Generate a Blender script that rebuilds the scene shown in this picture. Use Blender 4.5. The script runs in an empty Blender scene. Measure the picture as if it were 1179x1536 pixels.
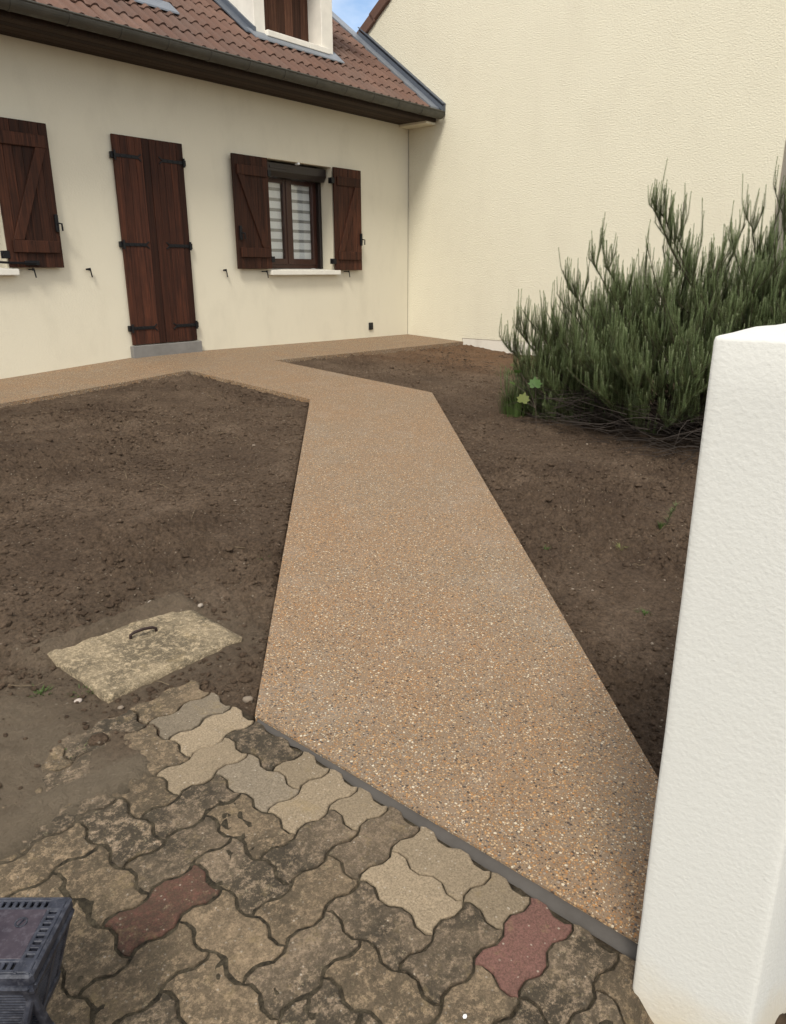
import bpy, bmesh, math, random
import numpy as np
from mathutils import Vector, Matrix

rad = math.radians
random.seed(7)
rng = np.random.default_rng(7)
S = bpy.context.scene
COL = S.collection

# ------------------------------------------------------------------ camera, sky, sun, exposure
cam_d = bpy.data.cameras.new('camera')
cam = bpy.data.objects.new('camera', cam_d)
COL.objects.link(cam)
cam_d.sensor_fit = 'VERTICAL'
cam_d.sensor_height = 36.0
cam_d.sensor_width = 36.0
cam_d.lens = 1121.3 / 1536 * 36
cam_d.clip_start = 0.05
cam_d.clip_end = 400
YAW, PITCH, ROLL = rad(50.355), rad(17.752), rad(0.134)
fw = Vector((math.sin(YAW) * math.cos(PITCH), math.cos(YAW) * math.cos(PITCH), -math.sin(PITCH)))
rt = fw.cross(Vector((0, 0, 1))).normalized()
dn = fw.cross(rt)
rt2 = math.cos(ROLL) * rt + math.sin(ROLL) * dn
dn2 = -math.sin(ROLL) * rt + math.cos(ROLL) * dn
cm = Matrix((rt2, -dn2, -fw)).transposed().to_4x4()
cm.translation = Vector((-9.513, -7.565, 0.937))
cam.matrix_world = cm
S.camera = cam

SUN_EL, SUN_AZ = rad(50), rad(240)      # azimuth clockwise from +Y: the sun stands over -X, a little to -Y
world = bpy.data.worlds.new('World')
S.world = world
world.use_nodes = True
wt = world.node_tree
for n_ in list(wt.nodes):
    wt.nodes.remove(n_)
w_out = wt.nodes.new('ShaderNodeOutputWorld')
w_bg = wt.nodes.new('ShaderNodeBackground')
w_sky = wt.nodes.new('ShaderNodeTexSky')
w_sky.sky_type = 'NISHITA'
w_sky.sun_disc = False
w_sky.sun_elevation = SUN_EL
w_sky.sun_rotation = SUN_AZ
w_sky.dust_density = 1.5
w_tc = wt.nodes.new('ShaderNodeTexCoord')
w_map = wt.nodes.new('ShaderNodeMapping')
w_map.inputs['Scale'].default_value = (1, 1, 2.2)
w_map.inputs['Location'].default_value = (3.1, 0.4, 0.2)
w_no = wt.nodes.new('ShaderNodeTexNoise')
w_no.inputs['Scale'].default_value = 1.9
w_no.inputs['Detail'].default_value = 7
w_no.inputs['Roughness'].default_value = 0.55
w_cr = wt.nodes.new('ShaderNodeValToRGB')
w_cr.color_ramp.elements[0].position = 0.36
w_cr.color_ramp.elements[1].position = 0.56
w_mix = wt.nodes.new('ShaderNodeMix')
w_mix.data_type = 'RGBA'
w_mix.inputs['B'].default_value = (7.4, 7.25, 6.95, 1)
wt.links.new(w_tc.outputs['Generated'], w_map.inputs['Vector'])
wt.links.new(w_map.outputs['Vector'], w_no.inputs['Vector'])
wt.links.new(w_no.outputs['Fac'], w_cr.inputs['Fac'])
wt.links.new(w_cr.outputs['Color'], w_mix.inputs['Factor'])
wt.links.new(w_sky.outputs['Color'], w_mix.inputs['A'])
wt.links.new(w_mix.outputs['Result'], w_bg.inputs['Color'])
w_bg.inputs['Strength'].default_value = 0.092
wt.links.new(w_bg.outputs['Background'], w_out.inputs['Surface'])

sun_d = bpy.data.lights.new('sun', 'SUN')
sun_d.energy = 1.6
sun_d.angle = rad(15)
sun_d.color = (1.0, 0.95, 0.86)
sun = bpy.data.objects.new('sun', sun_d)
COL.objects.link(sun)
sdir = Vector((math.sin(SUN_AZ) * math.cos(SUN_EL), math.cos(SUN_AZ) * math.cos(SUN_EL), math.sin(SUN_EL)))
sun.rotation_euler = (-sdir).to_track_quat('-Z', 'Y').to_euler()
sun.location = sdir * 30

S.view_settings.view_transform = 'Standard'
S.view_settings.look = 'None'
S.view_settings.gamma = 1
S.view_settings.use_curve_mapping = False
S.view_settings.exposure = 1.08
S.render.engine = 'CYCLES'
S.cycles.max_bounces = 6

# ------------------------------------------------------------------ noise for terrain
_T = rng.random((256, 256))
def vnoise(x, y):
    x = np.asarray(x, float); y = np.asarray(y, float)
    xi = np.floor(x).astype(int); yi = np.floor(y).astype(int)
    fx = x - xi; fy = y - yi
    fx = fx * fx * (3 - 2 * fx); fy = fy * fy * (3 - 2 * fy)
    a = _T[xi & 255, yi & 255]; b = _T[(xi + 1) & 255, yi & 255]
    c = _T[xi & 255, (yi + 1) & 255]; d = _T[(xi + 1) & 255, (yi + 1) & 255]
    return (a * (1 - fx) + b * fx) * (1 - fy) + (c * (1 - fx) + d * fx) * fy
def fbm(x, y, o=4, g=0.5):
    s = 0; a = 1; t = 0
    for k in range(o):
        s = s + a * vnoise(x * 2 ** k + 17.3 * k, y * 2 ** k + 5.1 * k); t += a; a *= g
    return s / t
def sstep(a, b, x):
    t = np.clip((np.asarray(x, float) - a) / (b - a), 0, 1)
    return t * t * (3 - 2 * t)

# ------------------------------------------------------------------ ground shape: falls gently from the house to the street
def ground_z(x, y):
    x = np.asarray(x, float); y = np.asarray(y, float)
    e = np.interp(x, [-12, -6.81, -6.23, -5.55, -4.94, -3.73, -2.19, 0], [-.16, -.107, -.082, -.048, -.013, -.013, -.035, -.058])
    g = np.interp(x, [-12, -6.33, -4.87, -3.96, -2, 0], [-.09, -.043, .044, .046, .02, 0])
    t = np.clip(-y / 1.06, 0, 1)
    near = g * (1 - t) + e * t
    yy = np.minimum(y + 1.06, 0)
    far = .07 * np.maximum(yy, -8) + (e + .013) * (np.exp(yy / 1.0) - 1)
    z = near + far
    dip = np.clip((-7.2 - y) * 1.2, 0, .085) * sstep(-8.22, -8.30, x)
    return z - dip
def gz(x, y):
    return float(ground_z(x, y))

# ------------------------------------------------------------------ helpers: materials
def new_mat(name, rough=0.8, color=(.5, .5, .5), metallic=0.0, spec=0.4):
    m = bpy.data.materials.new(name)
    m.use_nodes = True
    nt = m.node_tree
    b = nt.nodes['Principled BSDF']
    b.inputs['Base Color'].default_value = (*color, 1)
    b.inputs['Roughness'].default_value = rough
    b.inputs['Metallic'].default_value = metallic
    b.inputs['Specular IOR Level'].default_value = spec
    return m, nt, b
def nd(nt, t, **k):
    n = nt.nodes.new(t)
    for a, v in k.items():
        if a in n.inputs:
            n.inputs[a].default_value = v
        else:
            setattr(n, a, v)
    return n
def coords(nt, kind='Object', scale=(1, 1, 1), rnd=False):
    tc = nd(nt, 'ShaderNodeTexCoord')
    mp = nd(nt, 'ShaderNodeMapping')
    mp.inputs['Scale'].default_value = scale
    nt.links.new(tc.outputs[kind], mp.inputs['Vector'])
    if rnd:
        oi = nd(nt, 'ShaderNodeObjectInfo')
        mu = nd(nt, 'ShaderNodeMath', operation='MULTIPLY')
        mu.inputs[1].default_value = 37.0
        nt.links.new(oi.outputs['Random'], mu.inputs[0])
        nt.links.new(mu.outputs[0], mp.inputs['Location'])
    return mp.outputs['Vector']
def world_pos(nt, scale=(1, 1, 1)):
    ge = nd(nt, 'ShaderNodeNewGeometry')
    mp = nd(nt, 'ShaderNodeMapping')
    mp.inputs['Scale'].default_value = scale
    nt.links.new(ge.outputs['Position'], mp.inputs['Vector'])
    return mp.outputs['Vector']
def noise(nt, vec, scale, detail=4, rough=0.55, dist=0.0):
    n = nd(nt, 'ShaderNodeTexNoise')
    n.inputs['Scale'].default_value = scale
    n.inputs['Detail'].default_value = detail
    n.inputs['Roughness'].default_value = rough
    n.inputs['Distortion'].default_value = dist
    nt.links.new(vec, n.inputs['Vector'])
    return n.outputs['Fac']
def ramp(nt, fac, stops, interp='LINEAR'):
    r = nd(nt, 'ShaderNodeValToRGB')
    cr = r.color_ramp
    cr.interpolation = interp
    while len(cr.elements) < len(stops):
        cr.elements.new(0.5)
    for e, (p, c) in zip(cr.elements, stops):
        e.position = p
        e.color = (*c, 1) if not isinstance(c, (int, float)) else (c, c, c, 1)
    nt.links.new(fac, r.inputs['Fac'])
    return r.outputs['Color']
def mixc(nt, fac, a, b, blend='MIX'):
    m = nd(nt, 'ShaderNodeMix', data_type='RGBA', blend_type=blend)
    for v, s in ((fac, 'Factor'), (a, 'A'), (b, 'B')):
        if isinstance(v, (int, float)):
            m.inputs[s].default_value = v
        elif isinstance(v, tuple):
            m.inputs[s].default_value = (*v, 1)
        else:
            nt.links.new(v, m.inputs[s])
    return m.outputs['Result']
def math_n(nt, op, a, b=0.0):
    m = nd(nt, 'ShaderNodeMath', operation=op)
    for i, v in enumerate((a, b)):
        if isinstance(v, (int, float)):
            m.inputs[i].default_value = v
        else:
            nt.links.new(v, m.inputs[i])
    return m.outputs[0]
def bump(nt, b, height, strength=0.5, dist=0.01, prev=None):
    n = nd(nt, 'ShaderNodeBump')
    n.inputs['Strength'].default_value = strength
    n.inputs['Distance'].default_value = dist
    nt.links.new(height, n.inputs['Height'])
    if prev is not None:
        nt.links.new(prev, n.inputs['Normal'])
    nt.links.new(n.outputs['Normal'], b.inputs['Normal'])
    return n.outputs['Normal']
def link(nt, a, b):
    nt.links.new(a, b)
def obj_random(nt):
    return nd(nt, 'ShaderNodeObjectInfo').outputs['Random']

MAT = {}
# rendered house wall: cream, slightly greyed, with faint vertical runs and grey patches
def mk_stucco(name, c1, c2, stain, bscale, bstr, bdist, streak=0.35, rough_el=None):
    m, nt, b = new_mat(name, .92, spec=.2)
    p = world_pos(nt)
    col = mixc(nt, noise(nt, p, 1.3, 5), c1, c2)
    st = noise(nt, world_pos(nt, (1.7, 1.7, .8)), 1.5, 7, .66)
    stf = ramp(nt, st, [(.5, 0.0), (.75, 1.0)])
    col = mixc(nt, math_n(nt, 'MULTIPLY', stf, streak), col, stain)
    sp = ramp(nt, noise(nt, p, 9, 6, .7), [(.6, 0.0), (.78, 1.0)])
    col = mixc(nt, math_n(nt, 'MULTIPLY', sp, streak * .6), col, stain)
    fine = noise(nt, p, 90, 3, .6)
    col = mixc(nt, math_n(nt, 'MULTIPLY', fine, .12), col, stain)
    link(nt, col, b.inputs['Base Color'])
    n1 = bump(nt, b, noise(nt, world_pos(nt, rough_el or (1, 1, 1)), bscale, 4, .6, .4), bstr, bdist)
    bump(nt, b, noise(nt, p, bscale * 4, 2), bstr * .35, bdist * .3, n1)
    return m
MAT['wall'] = mk_stucco('house_render', (.69, .64, .505), (.64, .59, .465), (.40, .365, .28), 46, .35, .006, .22)
MAT['nwall'] = mk_stucco('neighbour_roughcast', (.68, .64, .505), (.645, .605, .475), (.52, .47, .37), 50, .85, .012, .2, (1, 1, 1.25))
MAT['plinth'] = mk_stucco('plinth_render', (.68, .64, .56), (.60, .56, .49), (.35, .30, .25), 40, .4, .008, .5)
MAT['nwall_shaded'] = mk_stucco('neighbour_front_shaded_render', (.27, .24, .195), (.24, .215, .175), (.16, .14, .11), 40, .5, .008, .3)  # darker than the gable: shade of the front face put into the colour
def mk_pillar():
    m, nt, b = new_mat('pillar_paint', .75, spec=.3)
    p = world_pos(nt)
    col = mixc(nt, noise(nt, p, 3, 4), (.60, .595, .555), (.565, .56, .52))
    ge = nd(nt, 'ShaderNodeNewGeometry')
    sx = nd(nt, 'ShaderNodeSeparateXYZ')
    link(nt, ge.outputs['Position'], sx.inputs[0])
    h = math_n(nt, 'ADD', sx.outputs['Z'], math_n(nt, 'MULTIPLY', noise(nt, p, 7, 4), .22))
    f = ramp(nt, math_n(nt, 'ADD', h, 1.0), [(.60, 1.0), (.76, 0.0)])
    col = mixc(nt, math_n(nt, 'MULTIPLY', f, .55), col, (.55, .44, .26))
    dd = ramp(nt, noise(nt, p, 17, 5, .7), [(.63, 0.0), (.8, 1.0)])
    col = mixc(nt, math_n(nt, 'MULTIPLY', dd, .25), col, (.45, .42, .36))
    link(nt, col, b.inputs['Base Color'])
    n1 = bump(nt, b, noise(nt, world_pos(nt, (1, .8, 1.4)), 55, 6, .7, .1), .17, .005)
    bump(nt, b, noise(nt, p, 120, 3), .4, .0025, n1)
    return m
MAT['pillar'] = mk_pillar()
def mk_wood(name, dark, mid, red, rough=.55):
    m, nt, b = new_mat(name, rough + .12, spec=.18)
    v = coords(nt, 'Object', (1, 1, 1), True)
    mp = nd(nt, 'ShaderNodeMapping')
    mp.inputs['Scale'].default_value = (55, 55, 2.2)
    link(nt, v, mp.inputs['Vector'])
    g = noise(nt, mp.outputs['Vector'], 1.0, 5, .6, .6)
    col = ramp(nt, g, [(.3, dark), (.55, mid), (.8, red)])
    pl = ramp(nt, obj_random(nt), [(0, .55), (.5, 1.0), (1, 1.55)])
    col = mixc(nt, 1.0, col, pl, 'MULTIPLY')
    wear = ramp(nt, noise(nt, v, 3.0, 5, .6), [(.5, 0.0), (.72, 1.0)])
    col = mixc(nt, math_n(nt, 'MULTIPLY', wear, .5), col, dark)
    link(nt, col, b.inputs['Base Color'])
    bump(nt, b, g, .35, .004)
    return m
MAT['wood'] = mk_wood('stained_shutter_wood', (.019, .008, .005), (.052, .019, .010), (.105, .034, .016))
MAT['wood_door'] = mk_wood('red_brown_door_wood', (.022, .009, .006), (.052, .018, .010), (.095, .030, .014))
MAT['wood_dormer'] = mk_wood('faded_dormer_wood', (.035, .016, .010), (.075, .034, .020), (.12, .058, .036), .7)
MAT['wood_soffit'] = mk_wood('brown_soffit_wood', (.020, .013, .009), (.034, .021, .014), (.05, .03, .02), .6)
def mk_simple(name, color, rough, metallic=0, var=.25, scale=8, bs=0, bd=.002, dark=None, spec=.4):
    m, nt, b = new_mat(name, rough, color, metallic, spec)
    p = world_pos(nt)
    d = dark or tuple(c * .55 for c in color)
    f = ramp(nt, noise(nt, p, scale, 6, .65), [(.35, 0.0), (.75, 1.0)])
    link(nt, mixc(nt, math_n(nt, 'MULTIPLY', f, var), color, d), b.inputs['Base Color'])
    r = ramp(nt, noise(nt, p, scale * 3, 4), [(.3, max(rough - .12, .05)), (.7, min(rough + .12, 1))])
    link(nt, r, b.inputs['Roughness'])
    if bs:
        bump(nt, b, noise(nt, p, scale * 12, 3), bs, bd)
    return m
MAT['iron'] = mk_simple('black_iron', (.008, .008, .009), .5, .4, .3, 40, .3, .002)
MAT['rust'] = mk_simple('rusty_iron', (.035, .020, .016), .7, .3, .6, 60, .5, .002)
MAT['step'] = mk_simple('step_concrete', (.20, .19, .175), .85, 0, .6, 9, .4, .004)
MAT['sill'] = mk_simple('white_sill', (.72, .69, .61), .7, 0, .25, 12, .2, .002)
MAT['pvc'] = mk_simple('brown_pvc', (.045, .016, .010), .38, 0, .3, 20)
MAT['box'] = mk_simple('dark_brown_roller_box', (.018, .012, .010), .42, 0, .3, 20)
MAT['blind_w'] = mk_simple('white_blind', (.80, .80, .78), .8, 0, .1, 8)
MAT['blind_g'] = mk_simple('sheer_grey_blind', (.26, .255, .235), .8, 0, .1, 8)
MAT['zinc'] = mk_simple('weathered_gutter_zinc', (.085, .080, .066), .55, .35, .6, 5, .15, .002, (.045, .045, .036))
MAT['flash'] = mk_simple('zinc_flashing', (.22, .24, .27), .5, .45, .35, 4, .1, .002)
MAT['flash_d'] = mk_simple('grey_upstand_flashing', (.10, .115, .14), .55, .4, .35, 4, .1, .002)
MAT['white'] = mk_simple('dormer_white_paint', (.70, .665, .59), .7, 0, .3, 6, .2, .002)
MAT['black'] = mk_simple('black_plastic', (.008, .008, .008), .45, 0, .2, 30)
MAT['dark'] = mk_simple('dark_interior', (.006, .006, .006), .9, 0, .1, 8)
MAT['seal'] = mk_simple('dirty_joint', (.12, .085, .05), .9, 0, .7, 14)
MAT['mortar'] = mk_simple('grey_mortar', (.066, .058, .050), .75, 0, .6, 7, .35, .003)
def mk_glass():
    m = bpy.data.materials.new('window_glass')
    m.use_nodes = True
    nt = m.node_tree
    nt.nodes.remove(nt.nodes['Principled BSDF'])
    out = nt.nodes['Material Output']
    tr = nd(nt, 'ShaderNodeBsdfTransparent')
    tr.inputs['Color'].default_value = (.95, .96, .96, 1)
    gl = nd(nt, 'ShaderNodeBsdfGlossy')
    gl.inputs['Roughness'].default_value = .02
    lw = nd(nt, 'ShaderNodeLayerWeight')
    pw_ = math_n(nt, 'POWER', lw.outputs['Facing'], 2.5)
    fr = nd(nt, 'ShaderNodeMath', operation='MULTIPLY_ADD')
    link(nt, pw_, fr.inputs[0]); fr.inputs[1].default_value = .75; fr.inputs[2].default_value = .06
    mx = nd(nt, 'ShaderNodeMixShader')
    link(nt, fr.outputs[0], mx.inputs[0])
    link(nt, tr.outputs[0], mx.inputs[1])
    link(nt, gl.outputs[0], mx.inputs[2])
    link(nt, mx.outputs[0], out.inputs['Surface'])
    return m
MAT['glass'] = mk_glass()
def mk_tile():
    m, nt, b = new_mat('clay_roof_tile', .8, spec=.3)
    v = coords(nt, 'Object', (1, 1, 1), True)
    col = ramp(nt, obj_random(nt), [(0, (.095, .050, .035)), (.4, (.125, .068, .048)), (.7, (.150, .084, .060)), (1, (.108, .063, .046))])
    f = ramp(nt, noise(nt, v, 10, 6, .7), [(.42, 0.0), (.72, 1.0)])
    col = mixc(nt, math_n(nt, 'MULTIPLY', f, .6), col, (.09, .055, .042))
    g = ramp(nt, noise(nt, world_pos(nt), 1.1, 5, .6), [(.5, 0.0), (.68, 1.0)])
    col = mixc(nt, math_n(nt, 'MULTIPLY', g, .45), col, (.095, .07, .058))
    link(nt, col, b.inputs['Base Color'])
    bump(nt, b, noise(nt, v, 120, 3), .3, .003)
    return m
MAT['tile'] = mk_tile()
def mk_aggregate():
    m, nt, b = new_mat('exposed_aggregate', .75, spec=.35)
    p = world_pos(nt)
    dis = nd(nt, 'ShaderNodeTexNoise')
    dis.inputs['Scale'].default_value = 160
    link(nt, p, dis.inputs['Vector'])
    pj = nd(nt, 'ShaderNodeMix', data_type='VECTOR', blend_type='MIX') if False else None
    add = nd(nt, 'ShaderNodeVectorMath', operation='MULTIPLY_ADD')
    link(nt, dis.outputs['Color'], add.inputs[0])
    add.inputs[1].default_value = (.006, .006, .006)
    link(nt, p, add.inputs[2])
    vec = add.outputs[0]
    def vor(scale, feat='F1'):
        v = nd(nt, 'ShaderNodeTexVoronoi', feature=feat)
        v.inputs['Scale'].default_value = scale
        link(nt, vec, v.inputs['Vector'])
        return v
    v1 = vor(108); v2 = vor(190)
    sp1 = nd(nt, 'ShaderNodeSeparateColor'); link(nt, v1.outputs['Color'], sp1.inputs[0])
    sp2 = nd(nt, 'ShaderNodeSeparateColor'); link(nt, v2.outputs['Color'], sp2.inputs[0])
    pal = [(0, (.06, .045, .035)), (.12, (.22, .14, .075)), (.26, (.35, .20, .085)), (.40, (.37, .245, .13)), (.54, (.28, .15, .065)), (.66, (.42, .31, .19)),
           (.76, (.26, .22, .175)), (.83, (.52, .46, .35)), (.925, (.09, .08, .075)), (.965, (.40, .22, .09))]
    c1 = ramp(nt, sp1.outputs[0], pal, 'CONSTANT')
    c2 = ramp(nt, sp2.outputs[1], pal, 'CONSTANT')
    matrix = mixc(nt, noise(nt, p, 260, 3), (.155, .108, .069), (.235, .178, .122))
    d1 = ramp(nt, v1.outputs['Distance'], [(.36, 1.0), (.46, 0.0)])
    d2 = ramp(nt, v2.outputs['Distance'], [(.36, 1.0), (.47, 0.0)])
    size = ramp(nt, sp1.outputs[1], [(.38, 0.0), (.42, 1.0)])
    big = math_n(nt, 'MULTIPLY', d1, size)
    col = mixc(nt, d2, matrix, c2)
    col = mixc(nt, big, col, c1)
    # patches where more grey stone or more orange stone came up
    pt = ramp(nt, noise(nt, p, 1.7, 4, .6), [(.35, 0.0), (.65, 1.0)])
    col = mixc(nt, math_n(nt, 'MULTIPLY', pt, .36), col, mixc(nt, 1.0, col, (1.18, .95, .74), 'MULTIPLY'))
    pg = ramp(nt, noise(nt, p, 4.3, 3, .6), [(.52, 0.0), (.72, 1.0)])
    col = mixc(nt, math_n(nt, 'MULTIPLY', pg, .2), col, (.30, .26, .21))
    link(nt, col, b.inputs['Base Color'])
    h = math_n(nt, 'MAXIMUM', math_n(nt, 'MULTIPLY', d2, .7), big)
    n1 = bump(nt, b, h, .75, .004)
    return m
MAT['agg'] = mk_aggregate()
def mk_soil(name, attr=False, k=1.0):
    m, nt, b = new_mat(name, .95, spec=.15)
    p = world_pos(nt)
    c = ramp(nt, noise(nt, p, 2.2, 6, .6), [(.3, (.076 * k, .051 * k, .034 * k)), (.55, (.112 * k, .077 * k, .051 * k)), (.75, (.158 * k, .112 * k, .077 * k))])
    f = ramp(nt, noise(nt, p, 55, 5, .7), [(.3, .5), (.7, 1.4)])
    c = mixc(nt, 1.0, c, f, 'MULTIPLY')
    gr = nd(nt, 'ShaderNodeTexVoronoi')
    gr.inputs['Scale'].default_value = 75
    link(nt, p, gr.inputs['Vector'])
    sc = nd(nt, 'ShaderNodeSeparateColor'); link(nt, gr.outputs['Color'], sc.inputs[0])
    gm = math_n(nt, 'MULTIPLY', ramp(nt, sc.outputs[0], [(.955, 0.0), (.965, 1.0)]), ramp(nt, gr.outputs['Distance'], [(.25, 1.0), (.4, 0.0)]))
    c = mixc(nt, gm, c, (.26, .21, .155))
    if attr:
        at = nd(nt, 'ShaderNodeAttribute', attribute_name='dust')
        dustc = mixc(nt, noise(nt, p, 14, 5, .65), (.155, .122, .084), (.215, .172, .122))
        c = mixc(nt, at.outputs['Fac'], c, dustc)
        at2 = nd(nt, 'ShaderNodeAttribute', attribute_name='red')
        c = mixc(nt, math_n(nt, 'MULTIPLY', at2.outputs['Fac'], noise(nt, p, 6, 4)), c, (.20, .105, .05))
        at3 = nd(nt, 'ShaderNodeAttribute', attribute_name='joint')
        c = mixc(nt, at3.outputs['Fac'], c, ramp(nt, noise(nt, p, 38, 5, .7), [(.32, (.026, .022, .016)), (.52, (.080, .065, .043)), (.72, (.16, .13, .085))]))
    link(nt, c, b.inputs['Base Color'])
    n1 = bump(nt, b, noise(nt, p, 34, 7, .74), 1.0, .03)
    bump(nt, b, noise(nt, p, 150, 4, .75), 1.0, .007, n1)
    return m
MAT['soil'] = mk_soil('garden_soil', True)
MAT['clod'] = mk_soil('soil_clod', False, 1.08)
MAT['ground'] = mk_soil('plain_earth', False, 1.2)
def mk_paver(name, c1, c2, moss):
    m, nt, b = new_mat(name, .9, spec=.2)
    p = world_pos(nt)
    v = coords(nt, 'Object', (1, 1, 1), True)
    base = mixc(nt, noise(nt, v, 9, 4), c1, c2)
    r_ = ramp(nt, obj_random(nt), [(0, .82), (1, 1.18)])
    base = mixc(nt, 1.0, base, r_, 'MULTIPLY')
    grit = ramp(nt, noise(nt, p, 210, 3, .7), [(.32, .55), (.5, 1.0), (.7, 1.35)])
    base = mixc(nt, .8, base, mixc(nt, 1.0, base, grit, 'MULTIPLY'))
    vo = nd(nt, 'ShaderNodeTexVoronoi')
    vo.inputs['Scale'].default_value = 130
    link(nt, p, vo.inputs['Vector'])
    sc = nd(nt, 'ShaderNodeSeparateColor'); link(nt, vo.outputs['Color'], sc.inputs[0])
    gm = math_n(nt, 'MULTIPLY', ramp(nt, sc.outputs[0], [(.93, 0.0), (.94, 1.0)]), ramp(nt, vo.outputs['Distance'], [(.25, 1.0), (.4, 0.0)]))
    base = mixc(nt, math_n(nt, 'MULTIPLY', gm, .6), base, (.46, .40, .32))
    if moss:
        big = ramp(nt, noise(nt, p, 4.2, 5, .62), [(.32, .25), (.54, 1.0)])
        sp_a = ramp(nt, noise(nt, p, 42, 8, .82), [(.42, 0.0), (.51, 1.0)])
        sp_b = ramp(nt, noise(nt, world_pos(nt, (1, 1, 1.01)), 105, 5, .75), [(.47, 0.0), (.56, 1.0)])
        dk = mixc(nt, noise(nt, p, 19, 4), (.020, .017, .013), (.056, .046, .031))
        base = mixc(nt, math_n(nt, 'MULTIPLY', math_n(nt, 'MULTIPLY', sp_b, .55), moss), base, (.085, .066, .038))
        m_ = math_n(nt, 'MULTIPLY', math_n(nt, 'MULTIPLY', big, sp_a), .92 * min(1, moss * 1.05))
        base = mixc(nt, m_, base, dk)
        li = ramp(nt, noise(nt, world_pos(nt, (1.02, 1, 1)), 66, 6, .75), [(.60, 0.0), (.68, 1.0)])
        base = mixc(nt, math_n(nt, 'MULTIPLY', li, .55 * min(1, moss)), base, (.34, .285, .18))
        ye = ramp(nt, noise(nt, world_pos(nt, (1, 1, 1.1)), 15, 6, .7), [(.58, 0.0), (.72, 1.0)])
        base = mixc(nt, math_n(nt, 'MULTIPLY', ye, .5), base, (.24, .178, .092))
    link(nt, base, b.inputs['Base Color'])
    n1 = bump(nt, b, noise(nt, p, 60, 7, .76), .7 if moss else .35, .008 if moss else .004)
    bump(nt, b, noise(nt, p, 220, 3, .7), .6, .003, n1)
    return m
MAT['paver'] = mk_paver('paver_beige', (.285, .222, .148), (.245, .192, .128), .12)
MAT['paver_g'] = mk_paver('paver_grey', (.235, .19, .135), (.19, .155, .112), .2)
MAT['paver_m'] = mk_paver('paver_mossy', (.25, .187, .126), (.195, .146, .102), .95)
MAT['paver_b'] = mk_paver('paver_brown', (.25, .184, .116), (.20, .146, .094), .75)
MAT['paver_r'] = mk_paver('paver_red', (.195, .098, .08), (.165, .085, .068), .2)
MAT['paver_rm'] = mk_paver('paver_dull_red', (.15, .072, .052), (.125, .06, .045), .75)
MAT['cover'] = mk_paver('manhole_concrete', (.41, .325, .21), (.32, .255, .165), .75)
def mk_leafy(name, stops, trans=.25, rough=.6):
    m, nt, b = new_mat(name, rough, spec=.3)
    at = nd(nt, 'ShaderNodeAttribute', attribute_name='tone')
    c = ramp(nt, at.outputs['Fac'], stops)
    link(nt, c, b.inputs['Base Color'])
    if trans:
        tr = nd(nt, 'ShaderNodeBsdfTranslucent')
        link(nt, c, tr.inputs['Color'])
        mx = nd(nt, 'ShaderNodeMixShader')
        mx.inputs[0].default_value = trans
        out = nt.nodes['Material Output']
        link(nt, b.outputs[0], mx.inputs[1]); link(nt, tr.outputs[0], mx.inputs[2])
        link(nt, mx.outputs[0], out.inputs['Surface'])
    return m
MAT['rosemary'] = mk_leafy('rosemary_needles', [(0, (.080, .085, .032)), (.35, (.135, .175, .068)), (.65, (.19, .245, .108)), (.85, (.28, .33, .17)), (1, (.36, .39, .24))], .35)
MAT['grass'] = mk_leafy('grass_blades', [(0, (.05, .075, .02)), (.6, (.085, .13, .035)), (1, (.20, .18, .07))], .3)
MAT['leaf'] = mk_leafy('fresh_leaf', [(0, (.06, .125, .03)), (1, (.145, .165, .04))], .35)
MAT['twig'] = mk_simple('woody_twig', (.075, .055, .042), .9, 0, .6, 30, .4, .002)
MAT['twig_d'] = mk_simple('dead_twig', (.036, .027, .021), .95, 0, .6, 30, .4, .002)
MAT['straw'] = mk_simple('dry_straw', (.20, .15, .09), .9, 0, .5, 30)
MAT['stone'] = mk_simple('pale_stone', (.34, .29, .235), .85, 0, .5, 30, .3, .003)
MAT['stone_w'] = mk_simple('white_stone', (.40, .34, .29), .85, 0, .4, 40, .3, .003)
MAT['stone_d'] = mk_simple('dusty_stone', (.22, .175, .13), .9, 0, .6, 40, .3, .003)
def mk_plastic():
    m, nt, b = new_mat('dusty_blue_plastic', .55, spec=.4)
    p = world_pos(nt)
    f = ramp(nt, noise(nt, p, 16, 6, .7), [(.44, 0.0), (.80, 1.0)])
    c = mixc(nt, f, (.011, .013, .022), (.055, .060, .080))
    f2 = ramp(nt, noise(nt, p, 70, 5, .7), [(.5, 0.0), (.75, 1.0)])
    c = mixc(nt, math_n(nt, 'MULTIPLY', f2, .4), c, (.15, .15, .17))
    link(nt, c, b.inputs['Base Color'])
    bump(nt, b, noise(nt, p, 160, 3), .25, .002)
    return m
MAT['plastic'] = mk_plastic()
def mk_plate():
    m, nt, b = new_mat('dusty_purple_plate', .6, spec=.4)
    p = world_pos(nt)
    f = ramp(nt, noise(nt, p, 18, 6, .7), [(.35, 0.0), (.75, 1.0)])
    c = mixc(nt, f, (.020, .014, .022), (.050, .038, .048))
    f2 = ramp(nt, noise(nt, p, 90, 5, .7), [(.52, 0.0), (.75, 1.0)])
    c = mixc(nt, math_n(nt, 'MULTIPLY', f2, .4), c, (.14, .13, .15))
    link(nt, c, b.inputs['Base Color'])
    return m
MAT['plate'] = mk_plate()

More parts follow.
